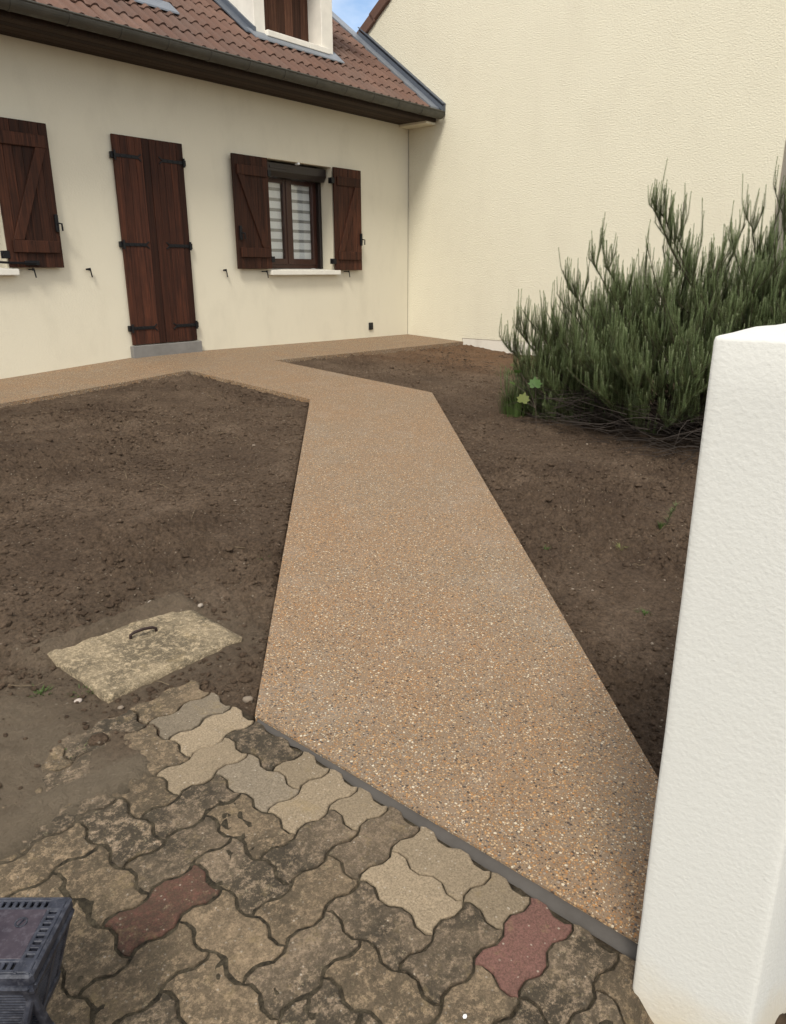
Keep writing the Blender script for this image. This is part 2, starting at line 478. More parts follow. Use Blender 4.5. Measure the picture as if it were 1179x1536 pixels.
# ------------------------------------------------------------------ helpers: objects
def tag(o, label=None, cat=None, group=None, kind=None):
    if label: o['label'] = label
    if cat: o['category'] = cat
    if group: o['group'] = group
    if kind: o['kind'] = kind
    return o
def empty(name, loc, label, cat, group=None):
    o = bpy.data.objects.new(name, None)
    o.empty_display_size = .2
    o.location = loc
    COL.objects.link(o)
    return tag(o, label, cat, group)
def attach(o, parent):
    o.parent = parent
    if parent.type == 'EMPTY' and parent.parent is None:
        o.matrix_parent_inverse = Matrix.Translation(-Vector(parent.location))
class MB:
    """collects simple solids into one bmesh"""
    def __init__(self):
        self.bm = bmesh.new()
    def box(self, x0, x1, y0, y1, z0, z1, bev=0.0, seg=1):
        t = bmesh.new()
        bmesh.ops.create_cube(t, size=1)
        for v in t.verts:
            v.co = Vector((x0 + (v.co.x + .5) * (x1 - x0), y0 + (v.co.y + .5) * (y1 - y0), z0 + (v.co.z + .5) * (z1 - z0)))
        if bev:
            bmesh.ops.bevel(t, geom=t.edges[:], offset=bev, segments=seg, profile=.5, affect='EDGES')
        self.add(t)
        return self
    def add(self, t, mat=None):
        me = bpy.data.meshes.new('tmp')
        t.to_mesh(me); t.free()
        if mat: me.transform(mat)
        self.bm.from_mesh(me)
        bpy.data.meshes.remove(me)
    def obox(self, c, ax, ay, az, sx, sy, sz, bev=0.0):
        """box centred at c with own axes"""
        t = bmesh.new()
        bmesh.ops.create_cube(t, size=1)
        for v in t.verts:
            v.co = Vector((v.co.x * sx, v.co.y * sy, v.co.z * sz))
        if bev:
            bmesh.ops.bevel(t, geom=t.edges[:], offset=bev, segments=1, profile=.5, affect='EDGES')
        m = Matrix((Vector(ax), Vector(ay), Vector(az))).transposed().to_4x4()
        m.translation = Vector(c)
        self.add(t, m)
        return self
    def poly(self, pts):
        vs = [self.bm.verts.new(p) for p in pts]
        self.bm.faces.new(vs)
        return self
    def prism(self, pts2, axis, a, b):
        """closed 2D outline extruded along an axis (0 = x, 1 = y, 2 = z)"""
        def mk(p, w):
            q = list(p); q.insert(axis, w); return q
        lo = [self.bm.verts.new(mk(p, a)) for p in pts2]
        hi = [self.bm.verts.new(mk(p, b)) for p in pts2]
        self.bm.faces.new(lo[::-1]); self.bm.faces.new(hi)
        n = len(pts2)
        for i in range(n):
            self.bm.faces.new((lo[i], lo[(i + 1) % n], hi[(i + 1) % n], hi[i]))
        return self
    def tube(self, pts, r, seg=6, r1=None):
        pts = [Vector(p) for p in pts]
        rings = []
        n = len(pts)
        for i, p in enumerate(pts):
            d = (pts[min(i + 1, n - 1)] - pts[max(i - 1, 0)]).normalized()
            a = d.orthogonal().normalized()
            if rings:
                a = (prev_a - d * prev_a.dot(d)).normalized()
            prev_a = a
            b = d.cross(a)
            rr = r if r1 is None else r + (r1 - r) * i / max(n - 1, 1)
            rings.append([self.bm.verts.new(p + rr * (math.cos(2 * math.pi * k / seg) * a + math.sin(2 * math.pi * k / seg) * b)) for k in range(seg)])
        for i in range(n - 1):
            for k in range(seg):
                self.bm.faces.new((rings[i][k], rings[i][(k + 1) % seg], rings[i + 1][(k + 1) % seg], rings[i + 1][k]))
        self.bm.faces.new(rings[0][::-1]); self.bm.faces.new(rings[-1])
        return self
    def mesh(self, name, mat, smooth=False):
        bmesh.ops.recalc_face_normals(self.bm, faces=self.bm.faces[:])
        me = bpy.data.meshes.new(name)
        self.bm.to_mesh(me); self.bm.free()
        me.materials.append(mat)
        if smooth:
            me.polygons.foreach_set('use_smooth', [True] * len(me.polygons))
        return me
    def build(self, name, mat, parent=None, smooth=False):
        return put(name, self.mesh(name, mat, smooth), parent)
def put(name, me, parent=None, loc=None, rot=None, label=None):
    o = bpy.data.objects.new(name, me)
    COL.objects.link(o)
    if loc is not None: o.location = loc
    if rot is not None: o.rotation_euler = rot
    if parent is not None: attach(o, parent)
    if label: o['label'] = label
    return o
def np_mesh(name, v, f, mat, smooth=False, attrs=None):
    """f: (n,3) or (n,4) int array"""
    v = np.asarray(v, np.float32); f = np.asarray(f, np.int32)
    me = bpy.data.meshes.new(name)
    me.vertices.add(len(v)); me.vertices.foreach_set('co', v.ravel())
    k = f.shape[1]
    me.loops.add(f.size); me.loops.foreach_set('vertex_index', f.ravel())
    me.polygons.add(len(f))
    me.polygons.foreach_set('loop_start', np.arange(0, f.size, k, dtype=np.int32))
    me.polygons.foreach_set('use_smooth', np.full(len(f), smooth))
    for nm, a in (attrs or {}).items():
        at = me.attributes.new(nm, 'FLOAT', 'POINT')
        at.data.foreach_set('value', np.asarray(a, np.float32))
    me.materials.append(mat)
    me.update(calc_edges=True)
    me.validate()
    return me

# ------------------------------------------------------------------ ground
n = 41
gx = np.linspace(-60, 60, n) - 6; gy = np.linspace(-60, 60, n) - 4
gx = np.unique(np.concatenate([gx, np.linspace(-16, 4, 41)])); gy = np.unique(np.concatenate([gy, np.linspace(-12, 1, 27)]))
X, Y = np.meshgrid(gx, gy, indexing='ij')
Z = ground_z(np.clip(X, -12, 0), np.clip(Y, -9, 0)) - .19
def grid_faces(nx, ny):
    i = np.arange(nx - 1)[:, None] * ny + np.arange(ny - 1)[None, :]
    return np.stack([i, i + ny, i + ny + 1, i + 1], -1).reshape(-1, 4)
o = put('ground', np_mesh('ground', np.stack([X, Y, Z], -1).reshape(-1, 3), grid_faces(len(gx), len(gy)), MAT['ground'], True))
tag(o, 'bare brown earth under and around the garden', kind='structure')

# ------------------------------------------------------------------ path outline (an exposed aggregate slab)
PATH_MAIN = [(-4.92, -1.06), (-4.895, -2.79), (-8.252, -5.97), (-8.217, -7.17), (-8.213, -7.37), (-8.052, -7.37), (-3.738, -3.27), (-3.75, -1.06)]
def dist_poly(x, y, poly):
    """signed distance to polygon, negative inside"""
    d = np.full(x.shape, 1e9); ins = np.zeros(x.shape, bool)
    m = len(poly)
    for i in range(m):
        ax, ay = poly[i]; bx, by = poly[(i + 1) % m]
        ex, ey = bx - ax, by - ay
        t = np.clip(((x - ax) * ex + (y - ay) * ey) / (ex * ex + ey * ey), 0, 1)
        d = np.minimum(d, np.hypot(x - ax - t * ex, y - ay - t * ey))
        c = ((ay > y) != (by > y)) & (x < (bx - ax) * (y - ay) / (by - ay + 1e-12) + ax)
        ins ^= c
    return np.where(ins, -d, d)
def dist_slab(x, y):
    return np.minimum(dist_poly(x, y, PATH_MAIN), -1.06 - y) * 1.0
def slab(name, outline, lift, depth, step=.12):
    """a slab following the ground: outline (ccw or cw), subdivided top, vertical sides"""
    bm = bmesh.new()
    pts = []
    for i in range(len(outline)):
        a = Vector(outline[i]); b = Vector(outline[(i + 1) % len(outline)])
        k = max(1, int((b - a).length / step))
        for j in range(k):
            pts.append(a.lerp(b, j / k))
    vs = [bm.verts.new((p.x, p.y, 0)) for p in pts]
    bm.faces.new(vs)
    xs = [p[0] for p in outline]; ys = [p[1] for p in outline]
    for w in np.arange(min(xs) + .3, max(xs), .3):
        bmesh.ops.bisect_plane(bm, geom=bm.verts[:] + bm.edges[:] + bm.faces[:], plane_co=(w, 0, 0), plane_no=(1, 0, 0))
    for w in np.arange(min(ys) + .3, max(ys), .3):
        bmesh.ops.bisect_plane(bm, geom=bm.verts[:] + bm.edges[:] + bm.faces[:], plane_co=(0, w, 0), plane_no=(0, 1, 0))
    bound = [e for e in bm.edges if len(e.link_faces) == 1]
    for v in bm.verts:
        v.co.z = gz(v.co.x, v.co.y) + lift
    r = bmesh.ops.extrude_edge_only(bm, edges=bound)
    for e in r['geom']:
        if isinstance(e, bmesh.types.BMVert):
            e.co.z -= depth
    return bm
mb = MB(); mb.bm.free(); mb.bm = slab('path', PATH_MAIN, .008, .11)
o = mb.build('path', MAT['agg']); tag(o, 'tan and orange exposed aggregate garden path', kind='structure')
mb = MB(); mb.bm.free(); mb.bm = slab('pavement', [(-12.5, -.001), (-12.5, -1.06), (-4.92, -1.06), (-3.75, -1.06), (-.004, -1.06), (-.004, -.001)], .008, .11)
o = mb.build('pavement', MAT['agg']); tag(o, 'exposed aggregate strip along the foot of the house wall', kind='structure')
# mortar strip between path and pavers
N = 60
vv = []
for i in range(N + 1):
    t = i / N
    y = -5.985 - t * 1.30
    xr = -8.250 + .030 * t
    w = .006 + .016 * sstep(0.05, .55, t) + .014 * (fbm(t * 9, 3.1) - .5)
    if t < .12: w = .010 + .01 * t
    vv.append((xr - float(w), y, xr))
bm = bmesh.new()
rows = []
for (xl, y, xr) in vv:
    zt = gz(xr, min(y, -5.9)) if y > -7.2 else gz(xr + .2, y)
    rows.append([bm.verts.new((xl - .004, y, zt - .012)), bm.verts.new((xl + .004, y, zt - .0005)), bm.verts.new((xr + .012, y, zt + .001))])
for a, b in zip(rows[:-1], rows[1:]):
    for k in range(2):
        bm.faces.new((a[k], b[k], b[k + 1], a[k + 1]))
mb = MB(); mb.bm.free(); mb.bm = bm
o = mb.build('mortar_strip', MAT['mortar'], None, True); tag(o, 'smooth grey mortar strip along the lower end of the path', kind='structure')

# ------------------------------------------------------------------ soil with real relief, dusty film over the old pavers
MAN = (-8.49, -7.944, -5.535, -5.12)          # manhole cover footprint x0 x1 y0 y1
U0X, UX, U0Y, UY = -8.375, .115, -5.975, .1065   # paver lattice
def soil_layers(x, y):
    g = ground_z(x, y)
    ds = dist_slab(x, y)
    pav = sstep(-8.22, -8.27, x) * sstep(-5.80, -5.90, y + .10 * (fbm(x * 6, y * 6, 3) - .5) + .10 * np.clip(-8.6 - x, 0, 1))
    big = (fbm(x * 1.1 + 3, y * 1.1, 3) - .5) * .05
    med = (fbm(x * 5, y * 5 + 9, 4) - .5) * .045
    rough = .35 + 1.1 * sstep(.42, .62, fbm(x * 1.7 + 8, y * 1.7 + 2, 3))
    rough = rough * (1 - .85 * sstep(-8.46, -8.62, x) * sstep(-5.15, -5.4, y))
    bil = 1 - np.abs(2 * fbm(x * 15 + 5, y * 15 + 1, 3, .55) - 1)
    fin = ((fbm(x * 24, y * 24, 3, .65) - .5) * .058 + (bil - .75) * .022 + (fbm(x * 60 + 3, y * 60, 2) - .5) * .016) * rough
    off = -.021 - .05 * sstep(-3.0, -.3, x) * sstep(-1.2, -2.0, y) - .03 * sstep(.9, .0, np.abs(y + 1.5)) * sstep(-3.4, -2, x)
    mound = .05 * np.exp(-((x + 5.3) ** 2 + (y + 5.9) ** 2) / .5) * (x > -6.5)
    edge = -.005 * np.exp(-np.clip(ds, 0, 9) / .05)
    h = off + (big + med) * sstep(0, .5, ds) + fin + edge + mound
    # around the manhole: flush, creeping over the back edge
    mx = np.maximum(np.maximum(MAN[0] - x, x - MAN[1]), np.maximum(MAN[2] - y, y - MAN[3]))
    near = np.exp(-np.clip(mx, 0, 9) / .16)
    h = h * (1 - .6 * near) + near * (-.029)
    h = h + .03 * sstep(-5.25, -5.14, y - .05 * (fbm(x * 9, y * 9, 3) - .5) + .13 * np.clip(x + 8.2, -.3, .3)) * sstep(.12, -.02, mx)
    h = h + .020 * sstep(-.07, .0, mx + .07 * (fbm(x * 14, y * 14 + 3, 3) - .5)) * sstep(.06, .0, mx) * sstep(-5.24, -5.16, y + .13 * np.clip(x + 8.2, -.3, .3)) - .05 * sstep(-.05, -.09, mx + .05 * (fbm(x * 9 + 3, y * 9, 3) - .5)) * (y < -5.21)
    h = np.where(mx < -.02, np.minimum(h, .010), h)
    h = h + .021 * sstep(-8.47, -8.62, x + .08 * (fbm(x * 8 + 2, y * 8, 3) - .5)) * sstep(-5.50, -5.66, y)
    film = -.0105 + .0034 * sstep(-8.45, -8.56, x + .25 * np.clip(-6.3 - y, 0, 1)) + (fbm(x * 9 + 4, y * 9, 4) - .5) * .004 + (fbm(x * 44, y * 44, 2) - .5) * .010
    cover = sstep(-8.50, -8.66, x + .10 * (fbm(x * 7, y * 7 + 5, 3) - .5)) * sstep(-6.03, -5.80, y + .16 * (fbm(x * 5 + 2, y * 5, 3) - .5)) * np.clip(2.6 * fbm(x * 8, y * 8 + 3, 4) - .55, 0, 1.15)
    film = film + .0128 * cover
    h = h * (1 - pav) + film * pav
    h = np.where(ds < .004, -.09, h)
    z = g + h
    dust = np.clip(.85 * near * (mx > -.5) * .6 + pav * np.clip(cover * 1.4 + .1, 0, 1) + .7 * sstep(-8.5, -8.75, x) * sstep(-5.0, -5.5, y), 0, 1)
    dust = dust * (.7 + .5 * fbm(x * 8, y * 8, 3))
    joint = pav * np.clip(1 - 1.3 * cover, 0, 1) ** 2
    red = sstep(-3.2, -1.2, x) * sstep(-3.4, -2.2, y) * .75
    return z, dust, joint, red
xs = np.concatenate([np.arange(-12.5, -9.7, .09), np.arange(-9.7, -7.2, .0115), np.arange(-7.2, -5.2, .018), np.arange(-5.2, -2.2, .03), np.arange(-2.2, .03, .04)])
ys = np.concatenate([np.arange(-9.2, -7.5, .08), np.arange(-7.5, -4.9, .0115), np.arange(-4.9, -3.4, .017), np.arange(-3.4, -1.0, .026)])
X, Y = np.meshgrid(xs, ys, indexing='ij')
Z, DU, JO, RE = soil_layers(X, Y)
F = grid_faces(len(xs), len(ys))
deep = dist_slab(X, Y).reshape(-1) < -.08
keep = ~deep[F].all(1)
F = F[keep]
used, inv = np.unique(F, return_inverse=True)
V = np.stack([X, Y, Z], -1).reshape(-1, 3)[used]
soil = put('soil', np_mesh('soil', V, inv.reshape(-1, 4), MAT['soil'], True, {'dust': DU.reshape(-1)[used], 'joint': JO.reshape(-1)[used], 'red': RE.reshape(-1)[used]}))
tag(soil, 'freshly raked dark brown garden soil on both sides of the path', kind='structure')

# loose clods and small stones on the soil (nobody could count them)
def ico(sub):
    t = bmesh.new(); bmesh.ops.create_icosphere(t, subdivisions=sub, radius=1)
    v = np.array([q.co[:] for q in t.verts]); f = np.array([[w.index for w in p.verts] for p in t.faces]); t.free()
    return v, f
IC1, IC2 = ico(1), ico(2)
def scatter(name, n_, smin, smax, power, mat, region, label, base=IC1, squash=.7, jit=.3, dens=None, smooth=True, sink=.3):
    x0, x1, y0, y1 = region
    px = rng.uniform(x0, x1, n_ * 4); py = rng.uniform(y0, y1, n_ * 4)
    ds = dist_slab(px, py)
    mx = np.maximum(np.maximum(MAN[0] - px, px - MAN[1]), np.maximum(MAN[2] - py, py - MAN[3]))
    ok = (ds > .012) & (mx > .02) & (py < -1.08) & ~((px < -8.2) & (py < -5.78))
    w = fbm(px * 2.3 + 1, py * 2.3 + 7, 3)
    pr = sstep(.36, .60, w) * .80 + .20 + .6 * np.exp(-np.clip(ds, 0, 9) / .07)
    dcam = np.hypot(px + 9.5, py + 7.5)
    pr = pr * np.clip(4.5 / dcam, .3, 1) * (1 - .85 * sstep(-8.46, -8.62, px) * sstep(-5.15, -5.4, py))
    ok &= rng.random(len(px)) < pr
    px, py = px[ok][:n_], py[ok][:n_]
    m_ = len(px)
    s = smin * (smax / smin) ** (rng.random(m_) ** power)
    bv, bf = base
    ang = rng.uniform(0, 6.28, m_)
    z = soil_layers(px, py)[0]
    V = bv[None] * (1 + rng.uniform(-jit, jit, (m_, len(bv), 1)))
    sc = np.stack([s * rng.uniform(.7, 1.3, m_), s * rng.uniform(.7, 1.3, m_), s * squash * rng.uniform(.7, 1.2, m_)], -1)
    V = V * sc[:, None]
    c, sn = np.cos(ang)[:, None], np.sin(ang)[:, None]
    V = np.stack([V[..., 0] * c - V[..., 1] * sn, V[..., 0] * sn + V[..., 1] * c, V[..., 2]], -1)
    V += np.stack([px, py, z + sc[:, 2] * (1 - 2 * sink) * .6], -1)[:, None]
    Fc = (bf[None] + (np.arange(m_) * len(bv))[:, None, None]).reshape(-1, 3)
    o = put(name, np_mesh(name, V.reshape(-1, 3), Fc, mat, smooth))
    return tag(o, label, kind='stuff')
REG = (-9.9, -.1, -7.4, -1.1)
scatter('soil_clods', 42000, .0026, .0135, 2.0, MAT['clod'], REG, 'small crumbs and clods of brown soil over the garden beds', IC1)
scatter('larger_soil_clods', 2200, .009, .026, 2.6, MAT['clod'], REG, 'larger lumps of dry brown soil over the garden beds', IC2, .6, .22)
scatter('loose_pebbles', 420, .003, .010, 2.0, MAT['stone_d'], REG, 'small pale pebbles scattered over the soil', IC1, .6, .2)

# ------------------------------------------------------------------ driveway: wavy interlocking concrete pavers
A_W = .078
def wv(t):
    return A_W * max(-1, min(1, 1.9 * math.sin(2 * math.pi * t)))
def outline(cells):
    """boundary of a set of cells on the wavy lattice, in lattice units, going round"""
    cs = set(cells)
    edges = {}
    for (i, j) in cs:
        for a, b, nb in (((i, j), (i + 1, j), (i, j - 1)), ((i + 1, j), (i + 1, j + 1), (i + 1, j)), ((i + 1, j + 1), (i, j + 1), (i, j + 1)), ((i, j + 1), (i, j), (i - 1, j))):
            if nb not in cs: edges[a] = b
    st = next(iter(edges)); p = st; pts = []
    while True:
        q = edges[p]
        for k in range(8):
            t = k / 8
            u = p[0] + (q[0] - p[0]) * t; v = p[1] + (q[1] - p[1]) * t
            if p[0] == q[0]: u += wv(v)
            else: v -= wv(u)
            pts.append((u, v))
        p = q
        if p == st: break
    return pts
layout = {}; occupied = set()
def take(cells, kind):
    if any(c in occupied for c in cells): return
    occupied.update(cells); layout[tuple(cells)] = kind
for cells, kind in [
    ([(-1, -1), (0, -1)], 'paver'), ([(-1, -2), (0, -2)], 'paver_g'), ([(-2, -2), (-2, -1)], 'paver_b'), ([(-2, 0), (-1, 0)], 'paver'), ([(-1, 1), (-1, 2)], 'paver_g2'),
    ([(0, 0), (0, 1)], 'paver_m'), ([(0, 2)], 'paver'), ([(-1, 3), (0, 3)], 'paver'), ([(0, 4)], 'paver'), ([(-1, 5), (0, 5)], 'paver_m'), ([(-1, 6), (-1, 7)], 'paver'),
    ([(0, 6), (0, 7)], 'paver'), ([(0, 8)], 'paver'), ([(-1, 9), (0, 9)], 'paver_r'), ([(-1, 10), (0, 10)], 'paver_m'), ([(-5, 3), (-4, 3)], 'paver_rm'), ([(-6, 4), (-5, 4)], 'paver_b'),
    ([(-4, 4), (-4, 5)], 'paver_b'), ([(-4, 6), (-3, 6)], 'paver_m'), ([(0, 11), (0, 12)], 'paver_b'), ([(-3, -1), (-3, 0)], 'paver_b')]:
    take(cells, kind)
UMIN, VMIN, VMAX = -15, -3, 16
def okcell(i, j):
    return UMIN <= i <= 0 and VMIN <= j <= VMAX and not (i >= 0 and j >= 12)
cand = []
for i in range(UMIN, 1):
    for j in range(VMIN, VMAX + 1):
        t = (i + j) % 4
        if t == 2: cand.append([(i, j), (i + 1, j)])
        elif t == 0: cand.append([(i, j), (i, j + 1)])
for c in cand:
    if all(okcell(*q) for q in c) and not any(q in occupied for q in c): take(c, None)
for i in range(UMIN, 1):
    for j in range(VMIN, VMAX + 1):
        if (i, j) in occupied or not okcell(i, j): continue
        for q in ((i + 1, j), (i, j + 1)):
            if okcell(*q) and q not in occupied:
                take([(i, j), q], None); break
        else:
            take([(i, j)], None)
drive = np_mesh('driveway', np.array([[U0X + UX * (u - (.0 if u < 1 else .0)), U0Y - UY * v, gz(U0X + UX * u, U0Y - UY * v) - .075] for u in np.linspace(UMIN, 1, 18) for v in np.linspace(VMIN, VMAX + 1, 21)]),
                grid_faces(18, 21), MAT['soil'])
drive = put('driveway', drive); tag(drive, 'old driveway of wavy interlocking concrete pavers, mossy and dusty', kind='structure')
for cells, kind in layout.items():
    pts = outline(cells)
    cu = sum(c[0] + .5 for c in cells) / len(cells); cv = sum(c[1] + .5 for c in cells) / len(cells)
    cx, cy = U0X + UX * cu, U0Y - UY * cv
    if kind is None:
        r = random.random()
        kind = 'paver_m' if (cu > -4.2 and r < .75) or r < .22 else 'paver_b'
    clean = kind in ('paver', 'paver_r', 'paver_g2')
    gap = .0019 if clean else .0032
    zt = gz(cx, cy)
    bm = bmesh.new()
    rings = []
    for inset, dz in ((gap, -.05), (gap, -.0035), (gap + .0018, -.001), (gap + .004, 0.0)):
        ring = []
        m_ = len(pts)
        for k in range(m_):
            u, v = pts[k]; u0, v0 = pts[k - 1]; u1, v1 = pts[(k + 1) % m_]
            p = Vector((U0X + UX * u, U0Y - UY * v)); d = Vector((UX * (u1 - u0), -UY * (v1 - v0))).normalized()
            nrm = Vector((-d.y, d.x))
            w = inset + (0 if clean else .0022 * (random.random() - .3))
            q = p - nrm * w if True else p
            if (q - Vector((cx, cy))).length > (p - Vector((cx, cy))).length + .001: q = p + nrm * w
            ring.append(bm.verts.new((q.x - cx, q.y - cy, gz(q.x, q.y) - zt + dz)))
        rings.append(ring)
    for a, b in zip(rings[:-1], rings[1:]):
        for k in range(len(pts)):
            bm.faces.new((a[k], a[(k + 1) % len(pts)], b[(k + 1) % len(pts)], b[k]))
    f = bm.faces.new(rings[-1])
    bmesh.ops.triangulate(bm, faces=[f])
    bmesh.ops.recalc_face_normals(bm, faces=bm.faces[:])
    me = bpy.data.meshes.new('paver'); bm.to_mesh(me); bm.free()
    me.materials.append(MAT[{'paver_g2': 'paver_g'}.get(kind, kind)])
    o = put('paver', me, drive, (cx, cy, zt - .003 + random.uniform(-.002, .0015)), (rad(random.uniform(-.5, .5)), rad(random.uniform(-.5, .5)), 0))
    if kind == 'paver_r': o['label'] = 'clean brick-red paver at the end of the path near the pillar'
    if kind == 'paver_rm': o['label'] = 'dull red paver half hidden by dirt and moss'

# ------------------------------------------------------------------ manhole cover
mz = gz(-8.2, -5.33) - .016
cover = empty('manhole_cover', (-8.2, -5.33, mz - .05), 'square sandy concrete manhole cover with rusty lifting handle, sunk in the soil', 'manhole cover')
bm = bmesh.new()
bmesh.ops.create_grid(bm, x_segments=24, y_segments=20, size=.5)
for v in bm.verts:
    x = MAN[0] + (v.co.x + .5) * (MAN[1] - MAN[0]); y = MAN[2] + (v.co.y + .5) * (MAN[3] - MAN[2])
    e = min(.5 - abs(v.co.x), .5 - abs(v.co.y))
    hole = -.012 * math.exp(-(((x + 8.19) / .05) ** 2 + ((y + 5.275) / .035) ** 2))
    v.co = Vector((x + .004 * (float(vnoise(x * 30, y * 30)) - .5), y + .004 * (float(vnoise(x * 30 + 9, y * 30)) - .5),
                   mz + (y + 5.33) * .07 + .006 * (float(fbm(x * 12, y * 12, 3)) - .5) - (.006 if e < .01 else 0) + hole))
bound = [e for e in bm.edges if len(e.link_faces) == 1]
r = bmesh.ops.extrude_edge_only(bm, edges=bound)
for g_ in r['geom']:
    if isinstance(g_, bmesh.types.BMVert): g_.co.z -= .06
mb = MB(); mb.bm.free(); mb.bm = bm
mb.build('slab', MAT['cover'], cover, True)
mb = MB()
hz = mz + .003
mb.tube([(-8.236, -5.262, hz - .02), (-8.233, -5.263, hz + .010), (-8.218, -5.266, hz + .016), (-8.185, -5.273, hz + .019), (-8.152, -5.280, hz + .015), (-8.141, -5.283, hz + .008), (-8.139, -5.283, hz - .02)], .0055, 8)
mb.build('handle', MAT['rust'], cover, True)

# ------------------------------------------------------------------ the house
house = empty('house', (-6, 0, 0), 'cream rendered house with brown wooden shutters and clay tiled roof', 'house')
WIN = (-2.80, -1.655, .975, 2.275)
WIN2 = (-7.30, -6.085, .985, 2.275)
WX1 = -.014
def wall_grid(mb, xc, zc, holes, y, depth):
    for i in range(len(xc) - 1):
        for j in range(len(zc) - 1):
            cx, cz = (xc[i] + xc[i + 1]) / 2, (zc[j] + zc[j + 1]) / 2
            if any(h[0] < cx < h[1] and h[2] < cz < h[3] for h in holes): continue
            mb.poly([(xc[i], y, zc[j]), (xc[i + 1], y, zc[j]), (xc[i + 1], y, zc[j + 1]), (xc[i], y, zc[j + 1])])
    for (a, b, c, d) in holes:
        for p, q in (((a, c), (b, c)), ((b, c), (b, d)), ((b, d), (a, d)), ((a, d), (a, c))):
            mb.poly([(p[0], y, p[1]), (q[0], y, q[1]), (q[0], y + depth, q[1]), (p[0], y + depth, p[1])])
mb = MB()
wall_grid(mb, [-12.5, WIN2[0], WIN2[1], WIN[0], WIN[1], WX1], [-.35, WIN[2], WIN2[2], WIN[3], 3.0], [WIN, WIN2], 0, .36)
bmesh.ops.remove_doubles(mb.bm, verts=mb.bm.verts[:], dist=.0005)
mb.poly([(WX1, 0, -.35), (WX1, .3, -.35), (WX1, .3, 3.0), (WX1, 0, 3.0)])
mb.build('wall', MAT['wall'], house)
MB().box(-.0135, -.002, .004, .02, -.1, 2.97).build('corner_joint', MAT['seal'], house)
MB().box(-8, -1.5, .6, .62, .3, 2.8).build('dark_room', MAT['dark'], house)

def plank_leaf(name, x0, x1, z0, z1, yb, yf, nplank, mat, parent):
    """boarded leaf: planks from yb (wall side) to yf (front); returns the leaf object (backing ledge)"""
    leaf = MB().box(x0 + .01, x1 - .01, yb - .004, yb, z0 + .02, z1 - .02).build(name, mat, parent)
    w = (x1 - x0) / nplank
    pm = MB().box(-w / 2 + .0006, w / 2 - .0006, yf - yb, -.004, -(z1 - z0) / 2, (z1 - z0) / 2, .0035).mesh('plank', mat)
    for k in range(nplank):
        put('plank', pm, leaf, (x0 + w * (k + .5), yb, (z0 + z1) / 2))
    return leaf
def strap(leaf, x, z, length, sgn, yf, fork=True):
    """forged strap hinge starting at x running sgn*length"""
    mb = MB()
    mb.box(min(x, x + sgn * length), max(x, x + sgn * length), yf - .008, yf - .0005, z - .017, z + .017, .002)
    xe = x + sgn * length
    for s in (-1, 1):
        mb.obox((xe + sgn * .018, yf - .0045, z + s * .018), (sgn * .8, 0, s * .6), (0, 1, 0), (-s * .6, 0, sgn * .8), .055, .007, .013, .001)
    mb.tube([(x, yf - .012, z - .045), (x, yf - .012, z + .045)], .013, 8)
    mb.box(min(x, x - sgn * .035), max(x, x - sgn * .035), yf - .004, yf + .034, z - .03, z + .03, .003)
    for t in (.25, .5, .75):
        mb.obox((x + sgn * length * t, yf - .010, z), (1, 0, 0), (0, 1, 0), (0, 0, 1), .014, .008, .014, .003)
    mb.build('hinge', MAT['iron'], leaf)
# front door closed behind two boarded leaves
DX0, DX1, DZ0, DZ1 = -4.882, -4.035, .185, 2.285
dm = (DX0 + DX1) / 2
for (a, b, hx, sg) in ((DX0, dm - .002, DX0 + .005, 1), (dm + .002, DX1, DX1 - .005, -1)):
    lf = plank_leaf('door_leaf', a, b, DZ0, DZ1, -.008, -.040, 5, MAT['wood_door'], house)
    for z in (2.09, 1.228, .362):
        strap(lf, hx, z, .27, sg, -.040)
mb = MB(); mb.box(DX0 - .02, DX1 + .05, -.055, .02, -.05, .176, .006)
mb.build('doorstep', MAT['step'], house)

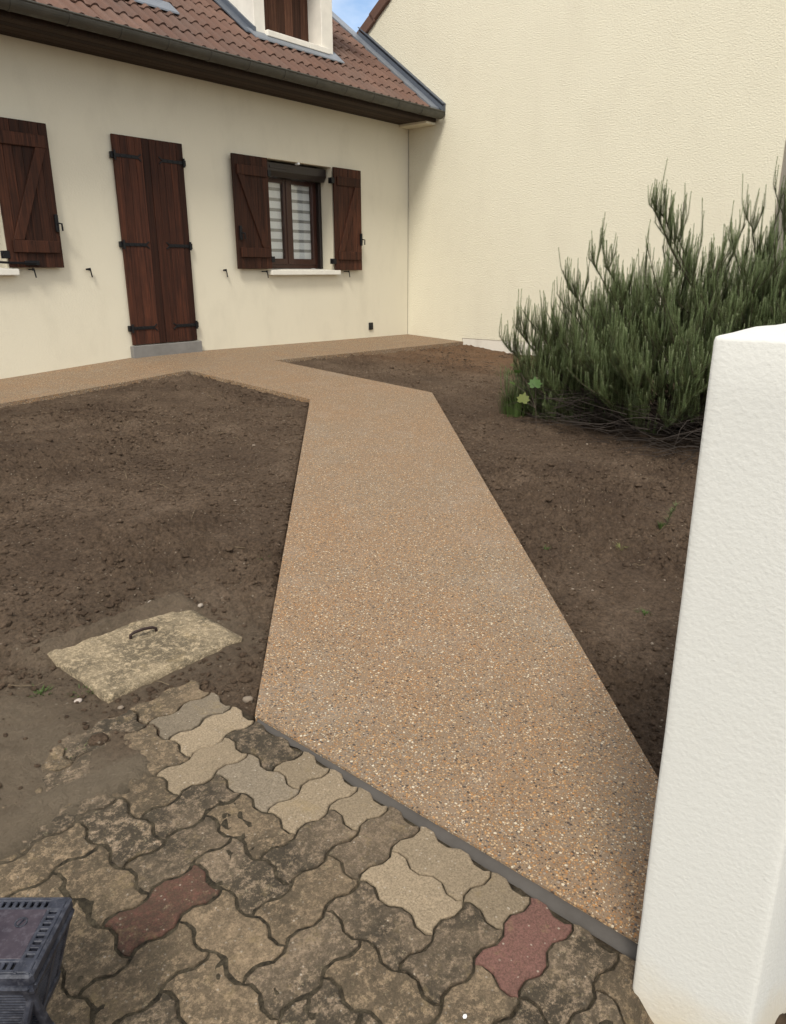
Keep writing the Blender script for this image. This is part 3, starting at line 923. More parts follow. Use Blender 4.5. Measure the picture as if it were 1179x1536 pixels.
def shutter(x0, x1, z0, z1, parent, brace_dir, latch_side, hinge_side):
    yb, yf = -.045, -.075
    lf = plank_leaf('shutter', x0, x1, z0, z1, yb, yf, 6, MAT['wood'], parent)
    ba0, ba1 = x0 + .05, x1 - .035
    zt, zb = z1 - .165, z0 + .19
    for z in (zt, zb):
        MB().box(ba0, ba1, yf - .022, yf + .001, z - .055, z + .055, .004).build('batten', MAT['wood'], lf)
    xa, xb = (ba0 + .06, ba1 - .06)
    p0, p1 = ((xa, zt - .056), (xb, zb + .056)) if brace_dir > 0 else ((xb, zt - .056), (xa, zb + .056))
    d = Vector((p1[0] - p0[0], 0, p1[1] - p0[1])); L = d.length; d.normalize()
    nn = Vector((-d.z, 0, d.x))
    c = Vector(((p0[0] + p1[0]) / 2, yf - .010, (p0[1] + p1[1]) / 2))
    hw = .042
    s_ = .05
    br = MB()
    a0, a1 = Vector((p0[0], 0, p0[1])), Vector((p1[0], 0, p1[1]))
    sl = (p1[0] - p0[0]) / (p1[1] - p0[1])
    quad = [(p0[0] - s_, p0[1]), (p0[0] + s_, p0[1]), (p1[0] + s_, p1[1]), (p1[0] - s_, p1[1])]
    br.prism(quad, 1, yf - .021, yf + .001)
    bmesh.ops.bevel(br.bm, geom=br.bm.edges[:], offset=.003, segments=1, affect='EDGES')
    br.build('brace', MAT['wood'], lf)
    hx = x1 if hinge_side > 0 else x0
    for z in (zt - .0, zb - .075):
        h = MB()
        h.box(hx - .012, hx + .045 if hinge_side > 0 else hx + .012, yf - .006, yb + .035, z - .035, z + .035, .003) if hinge_side > 0 else h.box(hx - .045, hx + .012, yf - .006, yb + .035, z - .035, z + .035, .003)
        h.build('hinge', MAT['iron'], lf)
    lx = x0 + .055 if latch_side < 0 else x1 - .03
    l = MB()
    l.box(lx - .016, lx + .016, yf - .030, yf - .0, zb + .14, zb + .30, .004)
    l.tube([(lx, yf - .03, zb + .22), (lx + .03, yf - .055, zb + .215), (lx + .035, yf - .05, zb + .15)], .009, 6)
    l.build('latch', MAT['iron'], lf)
    return lf
shutter(-3.385, -2.84, .985, 2.262, house, 1, -1, 1)
shutter(-1.690, -1.148, .972, 2.272, house, -1, 1, -1)
shutter(-6.105, -5.575, .992, 2.280, house, -1, 1, -1)
shutter(-7.85, -7.32, .992, 2.280, house, 1, -1, 1)
bar = MB().tube([(-6.20, -.03, 1.04), (-6.13, -.09, 1.035), (-5.98, -.098, 1.03), (-5.87, -.098, 1.03)], .011, 6).box(-5.97, -5.83, -.10, -.076, 1.012, 1.055, .004)
bar.build('stay_bar', MAT['iron'], house)

def window(w, parent):
    x0, x1, z0, z1 = w
    y = .27
    fr = MB()
    t = .055
    zf1 = z1 - .10
    fr.box(x0, x0 + t, y, y + .07, z0 + .02, zf1, .004); fr.box(x1 - t, x1, y, y + .07, z0 + .02, zf1, .004)
    fr.box(x0 + t, x1 - t, y, y + .07, z0 + .02, z0 + .075, .004); fr.box(x0 + t, x1 - t, y, y + .07, zf1 - .06, zf1, .004)
    root = fr.build('window', MAT['pvc'], parent)
    xm = (x0 + x1) / 2
    for (a, b) in ((x0 + t - .008, xm - .002), (xm + .002, x1 - t + .008)):
        s = MB(); sw = .075; yy = y - .014
        za, zb = z0 + .068, zf1 - .055
        s.box(a, a + sw, yy, yy + .06, za, zb, .005); s.box(b - sw, b, yy, yy + .06, za, zb, .005)
        s.box(a + sw, b - sw, yy, yy + .06, za, za + sw, .005); s.box(a + sw, b - sw, yy, yy + .06, zb - sw, zb, .005)
        s.build('sash', MAT['pvc'], root)
        MB().box(a + sw - .006, b - sw + .006, yy + .026, yy + .032, za + sw - .006, zb - sw + .006).build('pane', MAT['glass'], root)
        k = 0; z = za + sw + .0
        while z < zb - sw:
            h = .085 if k % 2 == 0 else .040
            MB().box(a + sw - .02, b - sw + .02, yy + .062, yy + .066, z, min(z + h, zb)).build('blind_band', MAT['blind_w'] if k % 2 == 0 else MAT['blind_g'], root)
            z += h; k += 1
    mb = MB(); mb.box(xm - .035, xm + .035, y - .026, y - .0145, z0 + .075, zf1 - .06, .004); mb.build('meeting_stile', MAT['pvc'], root)
    # roller shutter box under the lintel
    bx = MB()
    bx.prism([(.055, z1 - .030), (.055, z1 - .125), (.10, z1 - .185), (.268, z1 - .185), (.268, z1 - .030)], 0, x0 + .004, x1 - .045)
    bmesh.ops.bevel(bx.bm, geom=bx.bm.edges[:], offset=.004, segments=1, affect='EDGES')
    bx.build('roller_box', MAT['box'], root)
    bx = MB(); bx.box(x0 + .002, x1 - .002, .2695, .34, z1 - .13, z1 - .002); bx.build('head_board', MAT['box'], root)
    bx = MB(); bx.box(x0 + .10, x0 + .42, .046, .0565, z1 - .095, z1 - .060, .002); bx.build('vent', MAT['box'], root)
    if x0 > -4:
        MB().box(-2.27, -2.235, -.012, .05, z1 - .028, z1 - .001, .006).build('clip', MAT['blind_w'], root)
    rail = MB(); rail.box(x1 - .050, x1 - .004, .20, .268, z0 + .02, z1 - .16, .003); rail.build('guide_rail', MAT['box'], root)
    rail = MB(); rail.box(x0 + .004, x0 + .050, .20, .268, z0 + .02, z1 - .16, .003); rail.build('guide_rail', MAT['box'], root)
    return root
window(WIN, house)
window(WIN2, house)
for (x0, x1, z0, z1) in (WIN, WIN2):
    s = MB()
    s.prism([(-.085, z0 - .064), (-.085, z0 - .004), (.34, z0 + .018), (.34, z0 - .064)], 0, x0 - .06, x1 + .055)
    bmesh.ops.bevel(s.bm, geom=s.bm.edges[:], offset=.006, segments=2, affect='EDGES')
    s.build('sill', MAT['sill'], house)
# iron shutter dogs fixed in the render
for (x, z, t) in ((-5.29, .975, 0), (-3.55, .968, 0), (-5.90, .975, 1), (-2.955, .955, 1), (-1.45, .955, 1)):
    h = MB()
    y = -.035 if t == 0 else -.088
    h.tube([(x, .02, z), (x, y, z)], .007, 6)
    h.box(x - .010, x + .010, y - .012, y + .004, z - .012, z + .012, .002)
    if t == 0:
        h.obox((x - .016, y - .006, z + .004), (1, 0, .15), (0, 1, 0), (-.15, 0, 1), .055, .008, .018, .002)
    h.obox((x + .012, y - .006, z - .04), (.15, 0, -.98), (0, 1, 0), (.98, 0, .15), .075, .007, .012, .001)
    h.build('shutter_dog', MAT['iron'], house)
sk = MB(); sk.box(-.945, -.858, -.022, -.0005, .128, .232, .006); sk.box(-.925, -.878, -.030, -.0225, .15, .19, .003)
sk.build('outdoor_socket', MAT['black'], house)

# eave: soffit, fascia, gutter
sf = MB(); sf.box(-12.5, -.235, -.50, .03, 2.982, 3.005); soff = sf.build('soffit', MAT['wood_soffit'], house)
for k in range(5):
    y0 = -.495 + k * .098
    MB().box(-12.5, -.24, y0, y0 + .094, 2.966, 2.981, .003).build('soffit_board', MAT['wood_soffit'], soff)
MB().box(-12.5, -.05, -.535, -.5005, 2.965, 3.11, .004).build('fascia', MAT['wood_soffit'], house)
cb = MB(); cb.box(-.234, -.006, -.50, -.001, 2.935, 3.0, .006); cb.build('eave_corbel', MAT['wall'], house)
GY, GZ, GR = -.617, 3.073, .082
bm = bmesh.new()
prof = [(GY + GR * math.cos(a), GZ + GR * math.sin(a)) for a in np.linspace(math.pi, 2 * math.pi, 15)]
prof_i = [(GY + (GR - .004) * math.cos(a), GZ + (GR - .004) * math.sin(a)) for a in np.linspace(2 * math.pi, math.pi, 15)]
gm = MB(); gm.prism(prof + prof_i, 0, -12.5, -.07)
gm.tube([(-12.5, GY - GR - .003, GZ + .002), (-.07, GY - GR - .003, GZ + .002)], .009, 8)
cap = [(GY + GR * math.cos(a), GZ + GR * math.sin(a)) for a in np.linspace(math.pi, 2 * math.pi, 15)]
gm.prism(cap, 0, -.0695, -.062)
gut = gm.build('gutter', MAT['zinc'], house, False)
x = -.55
band = [(GY + (GR + .004) * math.cos(a), GZ + (GR + .004) * math.sin(a)) for a in np.linspace(math.pi, 2 * math.pi, 15)]
band_i = [(GY + (GR + .0005) * math.cos(a), GZ + (GR + .0005) * math.sin(a)) for a in np.linspace(2 * math.pi, math.pi, 15)]
bmesh_band = MB(); bmesh_band.prism(band + band_i, 0, -.014, .014); band_me = bmesh_band.mesh('gutter_band', MAT['zinc'])
while x > -8:
    put('gutter_band', band_me, gut, (x, 0, 0)); x -= .5

# roof: every tile in view is its own object
SL = .763
ANG = math.atan(SL)
def roof_z(y): return 3.108 + SL * (y + .58)
TW, TE, TL = .29, .30, .345
def tile_mesh():
    bm = bmesh.new()
    nx = 16
    top, bot = [], []
    for (yy, lift) in ((0, .0), (TL * .5, 0), (TL, 0)):
        r1, r2 = [], []
        for i in range(nx + 1):
            t = i / nx
            ph = (t * 2) % 1.0
            z = .030 * (max(0, math.sin(math.pi * min(1, ph / .62)) ** .8) if ph < .62 else 0)
            edge = -.002 if i in (0, nx) else 0
            r1.append(bm.verts.new(((t - .5) * TW, yy, z + edge + .014)))
            r2.append(bm.verts.new(((t - .5) * TW, yy, z + edge)))
        top.append(r1); bot.append(r2)
    for a in range(2):
        for i in range(nx):
            bm.faces.new((top[a][i], top[a][i + 1], top[a + 1][i + 1], top[a + 1][i]))
    for i in range(nx):
        bm.faces.new((bot[0][i], bot[0][i + 1], top[0][i + 1], top[0][i]))
    for a in range(2):
        bm.faces.new((bot[a][0], top[a][0], top[a + 1][0], bot[a + 1][0]))
        bm.faces.new((bot[a][nx], bot[a + 1][nx], top[a + 1][nx], top[a][nx]))
    me = bpy.data.meshes.new('roof_tile'); 
    bmesh.ops.recalc_face_normals(bm, faces=bm.faces[:])
    bm.to_mesh(me); bm.free(); me.materials.append(MAT['tile'])
    return me
rf = MB()
rf.poly([(-12.5, -.56, roof_z(-.56) - .03), (-.03, -.56, roof_z(-.56) - .03), (-.03, 3.2, roof_z(3.2) - .03), (-12.5, 3.2, roof_z(3.2) - .03)])
rf.poly([(-12.5, 3.2, roof_z(3.2) - .03), (-.03, 3.2, roof_z(3.2) - .03), (-.03, 7, roof_z(-.6)), (-12.5, 7, roof_z(-.6))])
roof = rf.build('roof', MAT['tile'], house)
DMX0, DMX1, DMY = -2.86, -1.545, .03
tm = tile_mesh()
ntile = 0
for r in range(10):
    y = -.60 + r * TE * math.cos(ANG)
    for c in range(28):
        x = -.225 - TW * (c + .5)
        if x < -7.9: continue
        if DMX0 + .10 < x < DMX1 - .10 and y > .02: continue
        put('roof_tile', tm, roof, (x, y, roof_z(y) - .006 + random.uniform(-.002, .002)), (ANG - .055 + rad(random.uniform(-.4, .4)), rad(random.uniform(-.3, .3)), rad(random.uniform(-.5, .5))))
        ntile += 1
rest_v, rest_f = [], []
tv = np.array([v.co[:] for v in tm.vertices]); tf = [list(p.vertices) for p in tm.polygons]
ca, sa = math.cos(ANG - .055), math.sin(ANG - .055)
for r in range(17):
    y = -.60 + r * TE * math.cos(ANG)
    for c in range(42):
        x = -.225 - TW * (c + .5)
        if r < 10 and x >= -7.9: continue
        if DMX0 < x < DMX1: continue
        o_ = len(rest_v) * len(tv)
        w = np.stack([tv[:, 0] + x, tv[:, 1] * ca - tv[:, 2] * sa + y, tv[:, 1] * sa + tv[:, 2] * ca + roof_z(y) - .006], -1)
        rest_v.append(w); rest_f += [[q + o_ for q in f] for f in tf]
o = put('roof_tiles', np_mesh('roof_tiles', np.concatenate(rest_v), np.array(rest_f), MAT['tile']), roof); o['kind'] = 'stuff'

# zinc valley along the neighbour's wall
def on_roof(mb, x0, x1, y0, y1, lift, thick):
    mb.prism([(y0, roof_z(y0) + lift), (y1, roof_z(y1) + lift), (y1, roof_z(y1) + lift + thick), (y0, roof_z(y0) + lift + thick)], 0, x0, x1)
fl = MB(); on_roof(fl, -.255, -.045, -.60, 2.4, .012, .03); flash = fl.build('valley_flashing', MAT['flash'], house)
fl = MB(); on_roof(fl, -.044, -.003, -.66, .90, .0, .135); on_roof(fl, -.075, -.046, -.655, .90, .044, .06); fl.build('upstand_flashing', MAT['flash_d'], house)
fl = MB(); on_roof(fl, -.085, -.0035, -.665, .90, .1375, .012); fl.build('cover_strip', MAT['flash_d'], house)

# dormer
dz0 = 3.595
dr = MB()
dr.prism([(DMY, roof_z(DMY) - .1), (DMY, 4.85), (2.4, 4.85), (2.4, roof_z(2.4) - .1)], 0, DMX0 + .012, DMX0 + .06)
dormer = dr.build('dormer', MAT['white'], house)
ck = MB()
ck.prism([(DMY, roof_z(DMY) - .1), (DMY, 4.85), (2.4, 4.85), (2.4, roof_z(2.4) - .1)], 0, DMX1 - .06, DMX1 - .012)
ck.build('cheek', MAT['white'], dormer)
MB().box(DMX0, -2.69, DMY - .012, .30, dz0 - .06, 4.85, .005).build('jamb', MAT['white'], dormer)
MB().box(-1.75, DMX1, DMY - .012, .30, dz0 - .06, 4.85, .005).build('jamb', MAT['white'], dormer)
for (a, b) in ((-2.70, -2.02), (-2.018, -1.655)):
    MB().box(a, b, DMY - .065, .245, dz0 - .008, dz0 + .058, .006).build('sill', MAT['white'], dormer)
npl = 7
pw = (2.69 - 1.75) / npl
pm = MB().box(-pw / 2 + .0008, pw / 2 - .0008, 0, .03, 0, 1.2, .004).mesh('plank', MAT['wood_dormer'])
for k in range(npl):
    put('plank', pm, dormer, (-2.69 + pw * (k + .5), .25, dz0 + .05))
MB().box(DMX0 - .12, DMX1 + .12, DMY - .18, 2.6, 4.851, 5.0, .01).build('dormer_roof', MAT['tile'], dormer)
ap = MB(); on_roof(ap, DMX0 - .10, DMX1 + .07, -.115, .04, .040, .014); ap.build('apron_flashing', MAT['flash'], dormer)
ap = MB(); on_roof(ap, DMX0 - .17, DMX0 - .0, -.03, 2.0, .034, .016); on_roof(ap, DMX0 - .03, DMX0 + .011, .0, 2.0, .051, .05); ap.build('side_flashing', MAT['flash_d'], dormer)
ap = MB(); on_roof(ap, DMX1 + .001, DMX1 + .10, -.03, 2.0, .034, .016); ap.build('side_flashing', MAT['flash_d'], dormer)
# roof window at the top edge of the picture
rw = MB(); on_roof(rw, -4.80, -3.98, -.10, .06, .035, .016); rwin = rw.build('roof_window', MAT['flash'], house)
q = MB(); on_roof(q, -4.72, -4.06, .061, 1.15, .03, .085); q.build('frame', MAT['flash_d'], rwin)
q = MB(); on_roof(q, -4.65, -4.13, .14, 1.07, .1155, .006); q.build('pane', MAT['glass'], rwin)

# ------------------------------------------------------------------ neighbouring house
nb = empty('neighbouring_house', (0, -2.1, -.1), 'tall pale yellow roughcast gable of the neighbouring house', 'house')
YE, ZE, YR = .933, 4.308, -2.10
ZR = ZE + .777 * (YE - YR)
YF = -5.165
ZF = ZE
w = MB()
w.prism([(YF, .0), (-1.04, .0), (-1.04, -.25), (YE - .06, -.25), (YE - .06, ZE - .06), (YR, ZR - .06), (YF, ZF - .06 + .777 * 0)], 0, 0.0, 7)
w.build('wall', MAT['nwall'], nb)
MB().box(.012, 6.9, YF - .012, YF - .002, -.6, ZE - .1).build('shaded_front_wall', MAT['nwall_shaded'], nb)  # thin sheet over the front face, carries its shade as a darker colour
w = MB(); w.prism([(YF + .008, -.6), (-1.045, -.6), (-1.045, -.0015), (YF + .008, -.0015)], 0, .006, 6.9); w.build('plinth', MAT['plinth'], nb)
w = MB()
w.prism([(YE, ZE - .055), (YR, ZR - .055), (YR, ZR + .03), (YE, ZE + .03)], 0, .10, 7)
w.prism([(YF - .35, ZE - .05 - .27), (YR, ZR - .055), (YR, ZR + .03), (YF - .35, ZE + .03 - .27)], 0, .10, 7)
nroof = w.build('roof', MAT['tile'], nb)
vt = MB(); vt.box(-.045, .17, -.19, .19, -.06, .04, .012); vt.box(-.05, .012, -.19, .19, -.105, .02, .01)
vme = vt.mesh('verge_tile', MAT['tile'])
d0 = Vector((0, YR - YE, ZR - ZE)); L0 = d0.length; d0.normalize()
k = 0
s = .15
while s < L0:
    p = Vector((0, YE, ZE)) + d0 * s
    put('verge_tile', vme, nroof, p + Vector((0, 0, .0)), (-math.atan(.777) + .04, 0, 0))
    s += .33

# ------------------------------------------------------------------ white gate pillar
PX, PY1, PY0, PZ = -8.315, -7.200, -7.418, .845
bm = bmesh.new()
bmesh.ops.create_cube(bm, size=1)
for v in bm.verts:
    v.co = Vector((PX + (v.co.x + .5) * 1.1, PY0 + (v.co.y + .5) * (PY1 - PY0), -.62 + (v.co.z + .5) * (PZ + .62)))
bmesh.ops.bevel(bm, geom=bm.edges[:], offset=.007, segments=2, profile=.5, affect='EDGES')
for _ in range(1):
    bmesh.ops.subdivide_edges(bm, edges=[e for e in bm.edges if e.calc_length() > .1], cuts=16, use_grid_fill=True)
for v in bm.verts:
    c = v.co
    v.co.x += .0022 * (float(fbm(c.y * 7 + 3, c.z * 7, 3)) - .5)
    v.co.y += .0022 * (float(fbm(c.x * 7 + 13, c.z * 7, 3)) - .5)
    if c.z > PZ - .005:
        v.co.z += .004 * (float(fbm(c.x * 12, c.y * 12, 3)) - .5) + .004 * sstep(.17, .0, abs(c.x - PX - .17))
for v in bm.verts:
    v.co.y -= .20 * max(0, v.co.x - PX) * max(0, min(1, (PY1 - v.co.y) / (PY1 - PY0)))
mb = MB(); mb.bm.free(); mb.bm = bm
o = mb.build('gate_pillar', MAT['pillar'], None, True)
tag(o, 'white painted rough render gate pillar at the right beside the path', 'pillar')

# ------------------------------------------------------------------ dusty machine corner on the driveway (bottom left)
MZ = -.03
A_ = Vector((-.768, -.640, 0)); B_ = Vector((-.640, .768, 0))       # along the slotted edge, along the back edge
P0 = Vector((-9.108, -6.540, MZ))
LA, LB = .135, .24
mach = empty('machine', (P0 + A_ * LA / 2 + B_ * LB / 2 + Vector((0, 0, gz(-9.2, -6.5) - MZ))), 'dusty dark blue plastic machine housing with rows of vent slots', 'machine')
zb = gz(-9.2, -6.5)
H_ = MZ - zb
def frame_pts(outa, outb, z):
    return [P0 - A_ * outa - B_ * outb + Vector((0, 0, z)), P0 + A_ * (LA + outa) - B_ * outb + Vector((0, 0, z)),
            P0 + A_ * (LA + outa) + B_ * (LB + outb) + Vector((0, 0, z)), P0 - A_ * outa + B_ * (LB + outb) + Vector((0, 0, z))]
# core (dark, seen through the slots)
def loft(rings, mat, name, cap=True):
    bm = bmesh.new()
    rr = [[bm.verts.new(p) for p in r] for r in rings]
    for a, b in zip(rr[:-1], rr[1:]):
        for k in range(4):
            bm.faces.new((a[k], a[(k + 1) % 4], b[(k + 1) % 4], b[k]))
    if cap:
        bm.faces.new(rr[0]); bm.faces.new(rr[-1][::-1])
    m = MB(); m.bm.free(); m.bm = bm
    return m
m = loft([frame_pts(-.010, -.010, -.006), frame_pts(-.010, -.010, -.03), frame_pts(-.058, -.058, -.165), frame_pts(-.058, -.058, -H_)], MAT['dark'], 'core'); m.build('core', MAT['dark'], mach)
m = MB()
RW = .022
# rounded rim made of bars between the slots, on all four sides, and a top plate inside it
def rim(side_len, origin, along, inward, corners):
    nsl = max(4, int(side_len / .0112))
    pitch = side_len / nsl
    up = Vector((0, 0, 1))
    for k in range(nsl + 1):
        if 0 < k * pitch < RW * .95 or 0 < side_len - k * pitch < RW * .95: continue
        c = origin + along * (pitch * k) + inward * (RW / 2) + Vector((0, 0, -.0035))
        if k in (0, nsl) and not corners: continue
        if k in (0, nsl): c = origin + along * (RW / 2 if k == 0 else side_len - RW / 2) + inward * (RW / 2) + Vector((0, 0, -.0036))
        m.obox(c, along, inward, up, pitch * .56 if 0 < k < nsl else RW * 1.02, RW * (1.0 if 0 < k < nsl else 1.02), .0070 if 0 < k < nsl else .0086, .001)
    for off, wd in ((RW * .10, .006), (RW * .93, .006)):
        c = origin + along * (side_len / 2) + inward * off + Vector((0, 0, -.0033))
        m.obox(c, along, inward, up, side_len + .004, wd, .0076, .001)
    c = origin + along * (side_len / 2) - inward * .0025 + Vector((0, 0, -.0105))
    m.obox(c, along, inward, up, side_len + .010, .008, .020, .0035)
rim(LA, P0, A_, B_, True)
rim(LB, P0 + Vector((0, 0, -.0003)), B_, A_, False)
rim(LB, P0 + A_ * LA + Vector((0, 0, -.0003)), B_, -A_, False)
rim(LA, P0 + B_ * LB, A_, -B_, True)
m.build('rim', MAT['plastic'], mach)
m = MB(); m.obox(P0 + A_ * LA / 2 + B_ * LB / 2 + Vector((0, 0, -.004)), A_, B_, (0, 0, 1), LA - 2 * RW + .002, LB - 2 * RW + .002, .010, .002)
m.build('top_plate', MAT['plate'], mach)
m = MB(); sc_ = P0 + A_ * .048 + B_ * .052 + Vector((0, 0, .0012))
ring = [sc_ + .0085 * (math.cos(t) * A_ + math.sin(t) * B_) for t in np.linspace(0, 2 * math.pi, 15)]
m.tube(ring, .0016, 6); m.obox(sc_, (A_ + B_ * .4).normalized(), (B_ - A_ * .4).normalized(), (0, 0, 1), .012, .003, .004, .001)
m.build('screw', MAT['plastic'], mach, True)
# slanted side grilles: horizontal slats over the dark core, in a frame with one upright divider
def grille(origin, along, outw, length):
    g_ = MB()
    HH = .155
    lean = (outw * -.30 + Vector((0, 0, -1))).normalized()
    nrm = lean.cross(along)
    for a0 in (.010, length * .46, length - .010):
        g_.obox(origin + along * a0 + lean * (HH / 2) + outw * .002, along, nrm, lean, .016, .011, HH, .003)
    for zz, th in ((.008, .018), (HH - .012, .026)):
        g_.obox(origin + along * length / 2 + lean * zz + outw * .003, along, nrm, lean, length, .012, th, .003)
    nsl = 13
    for k in range(nsl):
        t = (k + .5) / nsl
        g_.obox(origin + along * length / 2 + lean * (.016 + (HH - .040) * t) + outw * .0005, along, nrm, lean, length - .01, .010, .0042, .0008)
    g_.obox(origin + along * length / 2 + lean * (HH + .06) - outw * .006, along, nrm, lean, length * .9, .010, .13, .003)
    g_.build('grille', MAT['plastic'], mach)
grille(P0 + Vector((0, 0, -.022)), A_, -B_, LA)
grille(P0 + A_ * LA + Vector((0, 0, -.022)), B_, A_, LB)
m = MB()
bl = loft([frame_pts(.003, .003, -.018), frame_pts(.006, .006, -.03), frame_pts(.004, .004, -.036)], MAT['plastic'], 'band', True); bl.build('collar', MAT['plastic'], mach)
# ------------------------------------------------------------------ rosemary bush
OB = Vector((-3.12, -5.52, -.42))
E1 = Vector((.375, -.927, 0)); E2 = Vector((.927, .375, 0))
bush = empty('rosemary_bush', OB, 'large untrimmed rosemary bush against the pale gable wall', 'bush')
def top_h(s):
    return float(np.interp(s, [-1.55, -1.35, -.98, -.80, -.44, -.2, .07, .45, .9, 1.3, 1.6], [.66, 1.00, 1.33, 1.50, 1.68, 1.72, 1.80, 1.92, 1.88, 1.4, .9]))
def low_h(s, d):
    return float(np.interp(s, [-1.6, -1.1, -.6, .0, 1.5], [.12, .12, .26, .30, .34]))
limbs = []
rnd = random.Random(11)
def add_limb(tip, base=None, low=.4, dens=1.0, start=.45):
    b = base or (OB + E1 * rnd.uniform(-.45, .45) + E2 * rnd.uniform(-.25, .3) + Vector((0, 0, .02)))
    h = tip.z - OB.z
    mid = b.lerp(tip, .55); mid.z = OB.z + h * low
    c2 = b.lerp(tip, .85); c2.z = OB.z + h * (low + .35)
    pts = []
    for k in range(13):
        t = k / 12
        p = b * (1 - t) ** 3 + mid * 3 * t * (1 - t) ** 2 + c2 * 3 * t * t * (1 - t) + tip * t ** 3
        pts.append(p)
    limbs.append((pts, dens, start))
def fwd_shift(s):
    return -.32 * float(sstep(-.9, .1, s))
cnt = 0
while cnt < 350:
    s = rnd.uniform(-1.5, 1.5); d = rnd.uniform(-1.0, 1.0)
    if (s / 1.52) ** 2 + (d / 1.02) ** 2 > 1: continue
    ht = top_h(s) * (1 - .42 * (d / 1.05) ** 2 * (1.15 if d < 0 else .7))
    lo = low_h(s, d)
    if rnd.random() < .62: h = ht * rnd.uniform(.72, .97) - .18
    else: h = lo + (ht - lo) * rnd.random() ** .8 * .8
    h = max(h, lo)
    tip = OB + E1 * s + E2 * (d + fwd_shift(s)) + Vector((0, 0, h))
    add_limb(tip, low=rnd.uniform(.3, .5)); cnt += 1
# the outer arms that make the outline
for tip, base, low, dn_ in [((-3.62, -5.19, 1.42), (-3.35, -5.80, .60), .62, 1.6), ((-3.58, -5.27, 1.36), (-3.38, -5.85, .62), .6, 1.6), ((-3.55, -5.40, 1.18), (-3.35, -5.9, .55), .6, 1.4), ((-3.76, -4.80, 1.04), (-3.5, -5.4, .35), .6, 1.1), ((-3.72, -4.92, .98), (-3.5, -5.5, .40), .6, 1.3),
                       ((-3.82, -4.66, .82), (-3.5, -5.3, .20), .6, 1.4), ((-3.85, -4.70, .70), (-3.5, -5.3, .10), .5, 1.3), ((-3.97, -4.30, .50), (-3.6, -5.0, .0), .5, 1.5), ((-3.99, -4.23, .36), (-3.6, -4.9, -.05), .5, 1.5), ((-3.93, -4.42, .40), (-3.6, -5.0, -.05), .5, 1.5),
                       ((-3.92, -4.46, .52), (-3.6, -5.0, .0), .5, 1.5), ((-3.95, -4.35, .12), (-3.6, -4.9, -.2), .5, 1.3), ((-3.85, -4.52, .05), (-3.5, -5.0, -.25), .5, 1.3), ((-3.33, -5.85, 1.28), (-3.2, -6.1, .6), .6, 1.2), ((-3.27, -6.05, 1.35), (-3.2, -6.2, .7), .6, 1.4),
                       ((-3.86, -4.32, -.16), (-3.6, -4.7, -.3), .5, 1.6), ((-3.78, -4.30, -.20), (-3.5, -4.7, -.3), .5, 1.6), ((-3.88, -4.42, -.10), (-3.6, -4.8, -.3), .5, 1.6), ((-3.72, -4.22, -.15), (-3.4, -4.7, -.3), .5, 1.6), ((-4.0, -5.35, -.12), (-3.6, -5.5, -.3), .4, 1.4)]:
    add_limb(Vector(tip), Vector(base), low, dn_ * 1.5, .15)
# side branches fork off every limb
for pts, dens, st in list(limbs):
    arm = dens > 1.05
    for q in range(6 if arm else 3):
        i = rnd.randint(5 if arm else 6, 11)
        b0 = pts[i]
        d_ = (pts[min(i + 1, 12)] - pts[i - 1]).normalized()
        d_ = (d_ * .8 + Vector((rnd.uniform(-1, 1), rnd.uniform(-1, 1), rnd.uniform(-.15, .5)))).normalized()
        L = rnd.uniform(.10, .22) if arm else rnd.uniform(.14, .34)
        sub = [b0 + d_ * L * (k / 12) + Vector((0, 0, .35 * L * (k / 12) ** 2)) for k in range(13)]
        limbs.append((sub, .42 if arm else .5, .15))
wood = MB()
for pts, dens, st in limbs:
    wood.tube(pts, rnd.uniform(.005, .011) if dens > .6 else .003, 5, .0018)
wood.build('branches', MAT['twig'], bush, True)
# sprigs: curved stem with whorls of needles
NV, NF, NT = [], [], []
sv, sf_, = MB(), None
nvert = 0
stem_pts = []
for pts, dens, st in limbs:
    n_s = int(15 * dens)
    for q in range(n_s):
        t = st + (1 - st) * (q + rnd.random()) / n_s
        i = min(int(t * 12), 11); fr_ = t * 12 - i
        p = pts[i].lerp(pts[i + 1], fr_)
        if q % 3 == 0 and .6 < dens < 1.05: p = p + Vector((rnd.gauss(0, .05), rnd.gauss(0, .05), rnd.gauss(0, .03)))
        tang = (pts[i + 1] - pts[i]).normalized()
        L = rnd.uniform(.07, .21) * (.8 + .4 * t)
        side = Vector((rnd.uniform(-1, 1), rnd.uniform(-1, 1), 0)) * .55
        d0_ = (tang * .7 + side + Vector((0, 0, .35))).normalized()
        stem_pts.append((p, d0_, L, rnd.random()))
for pts, dens, st in limbs:       # needles along the limbs themselves
    for i in range(int(st * 12), 12):
        d_ = pts[i + 1] - pts[i]
        stem_pts.append((pts[i], d_.normalized(), -d_.length * 1.1, rnd.random()))
SEG = 9
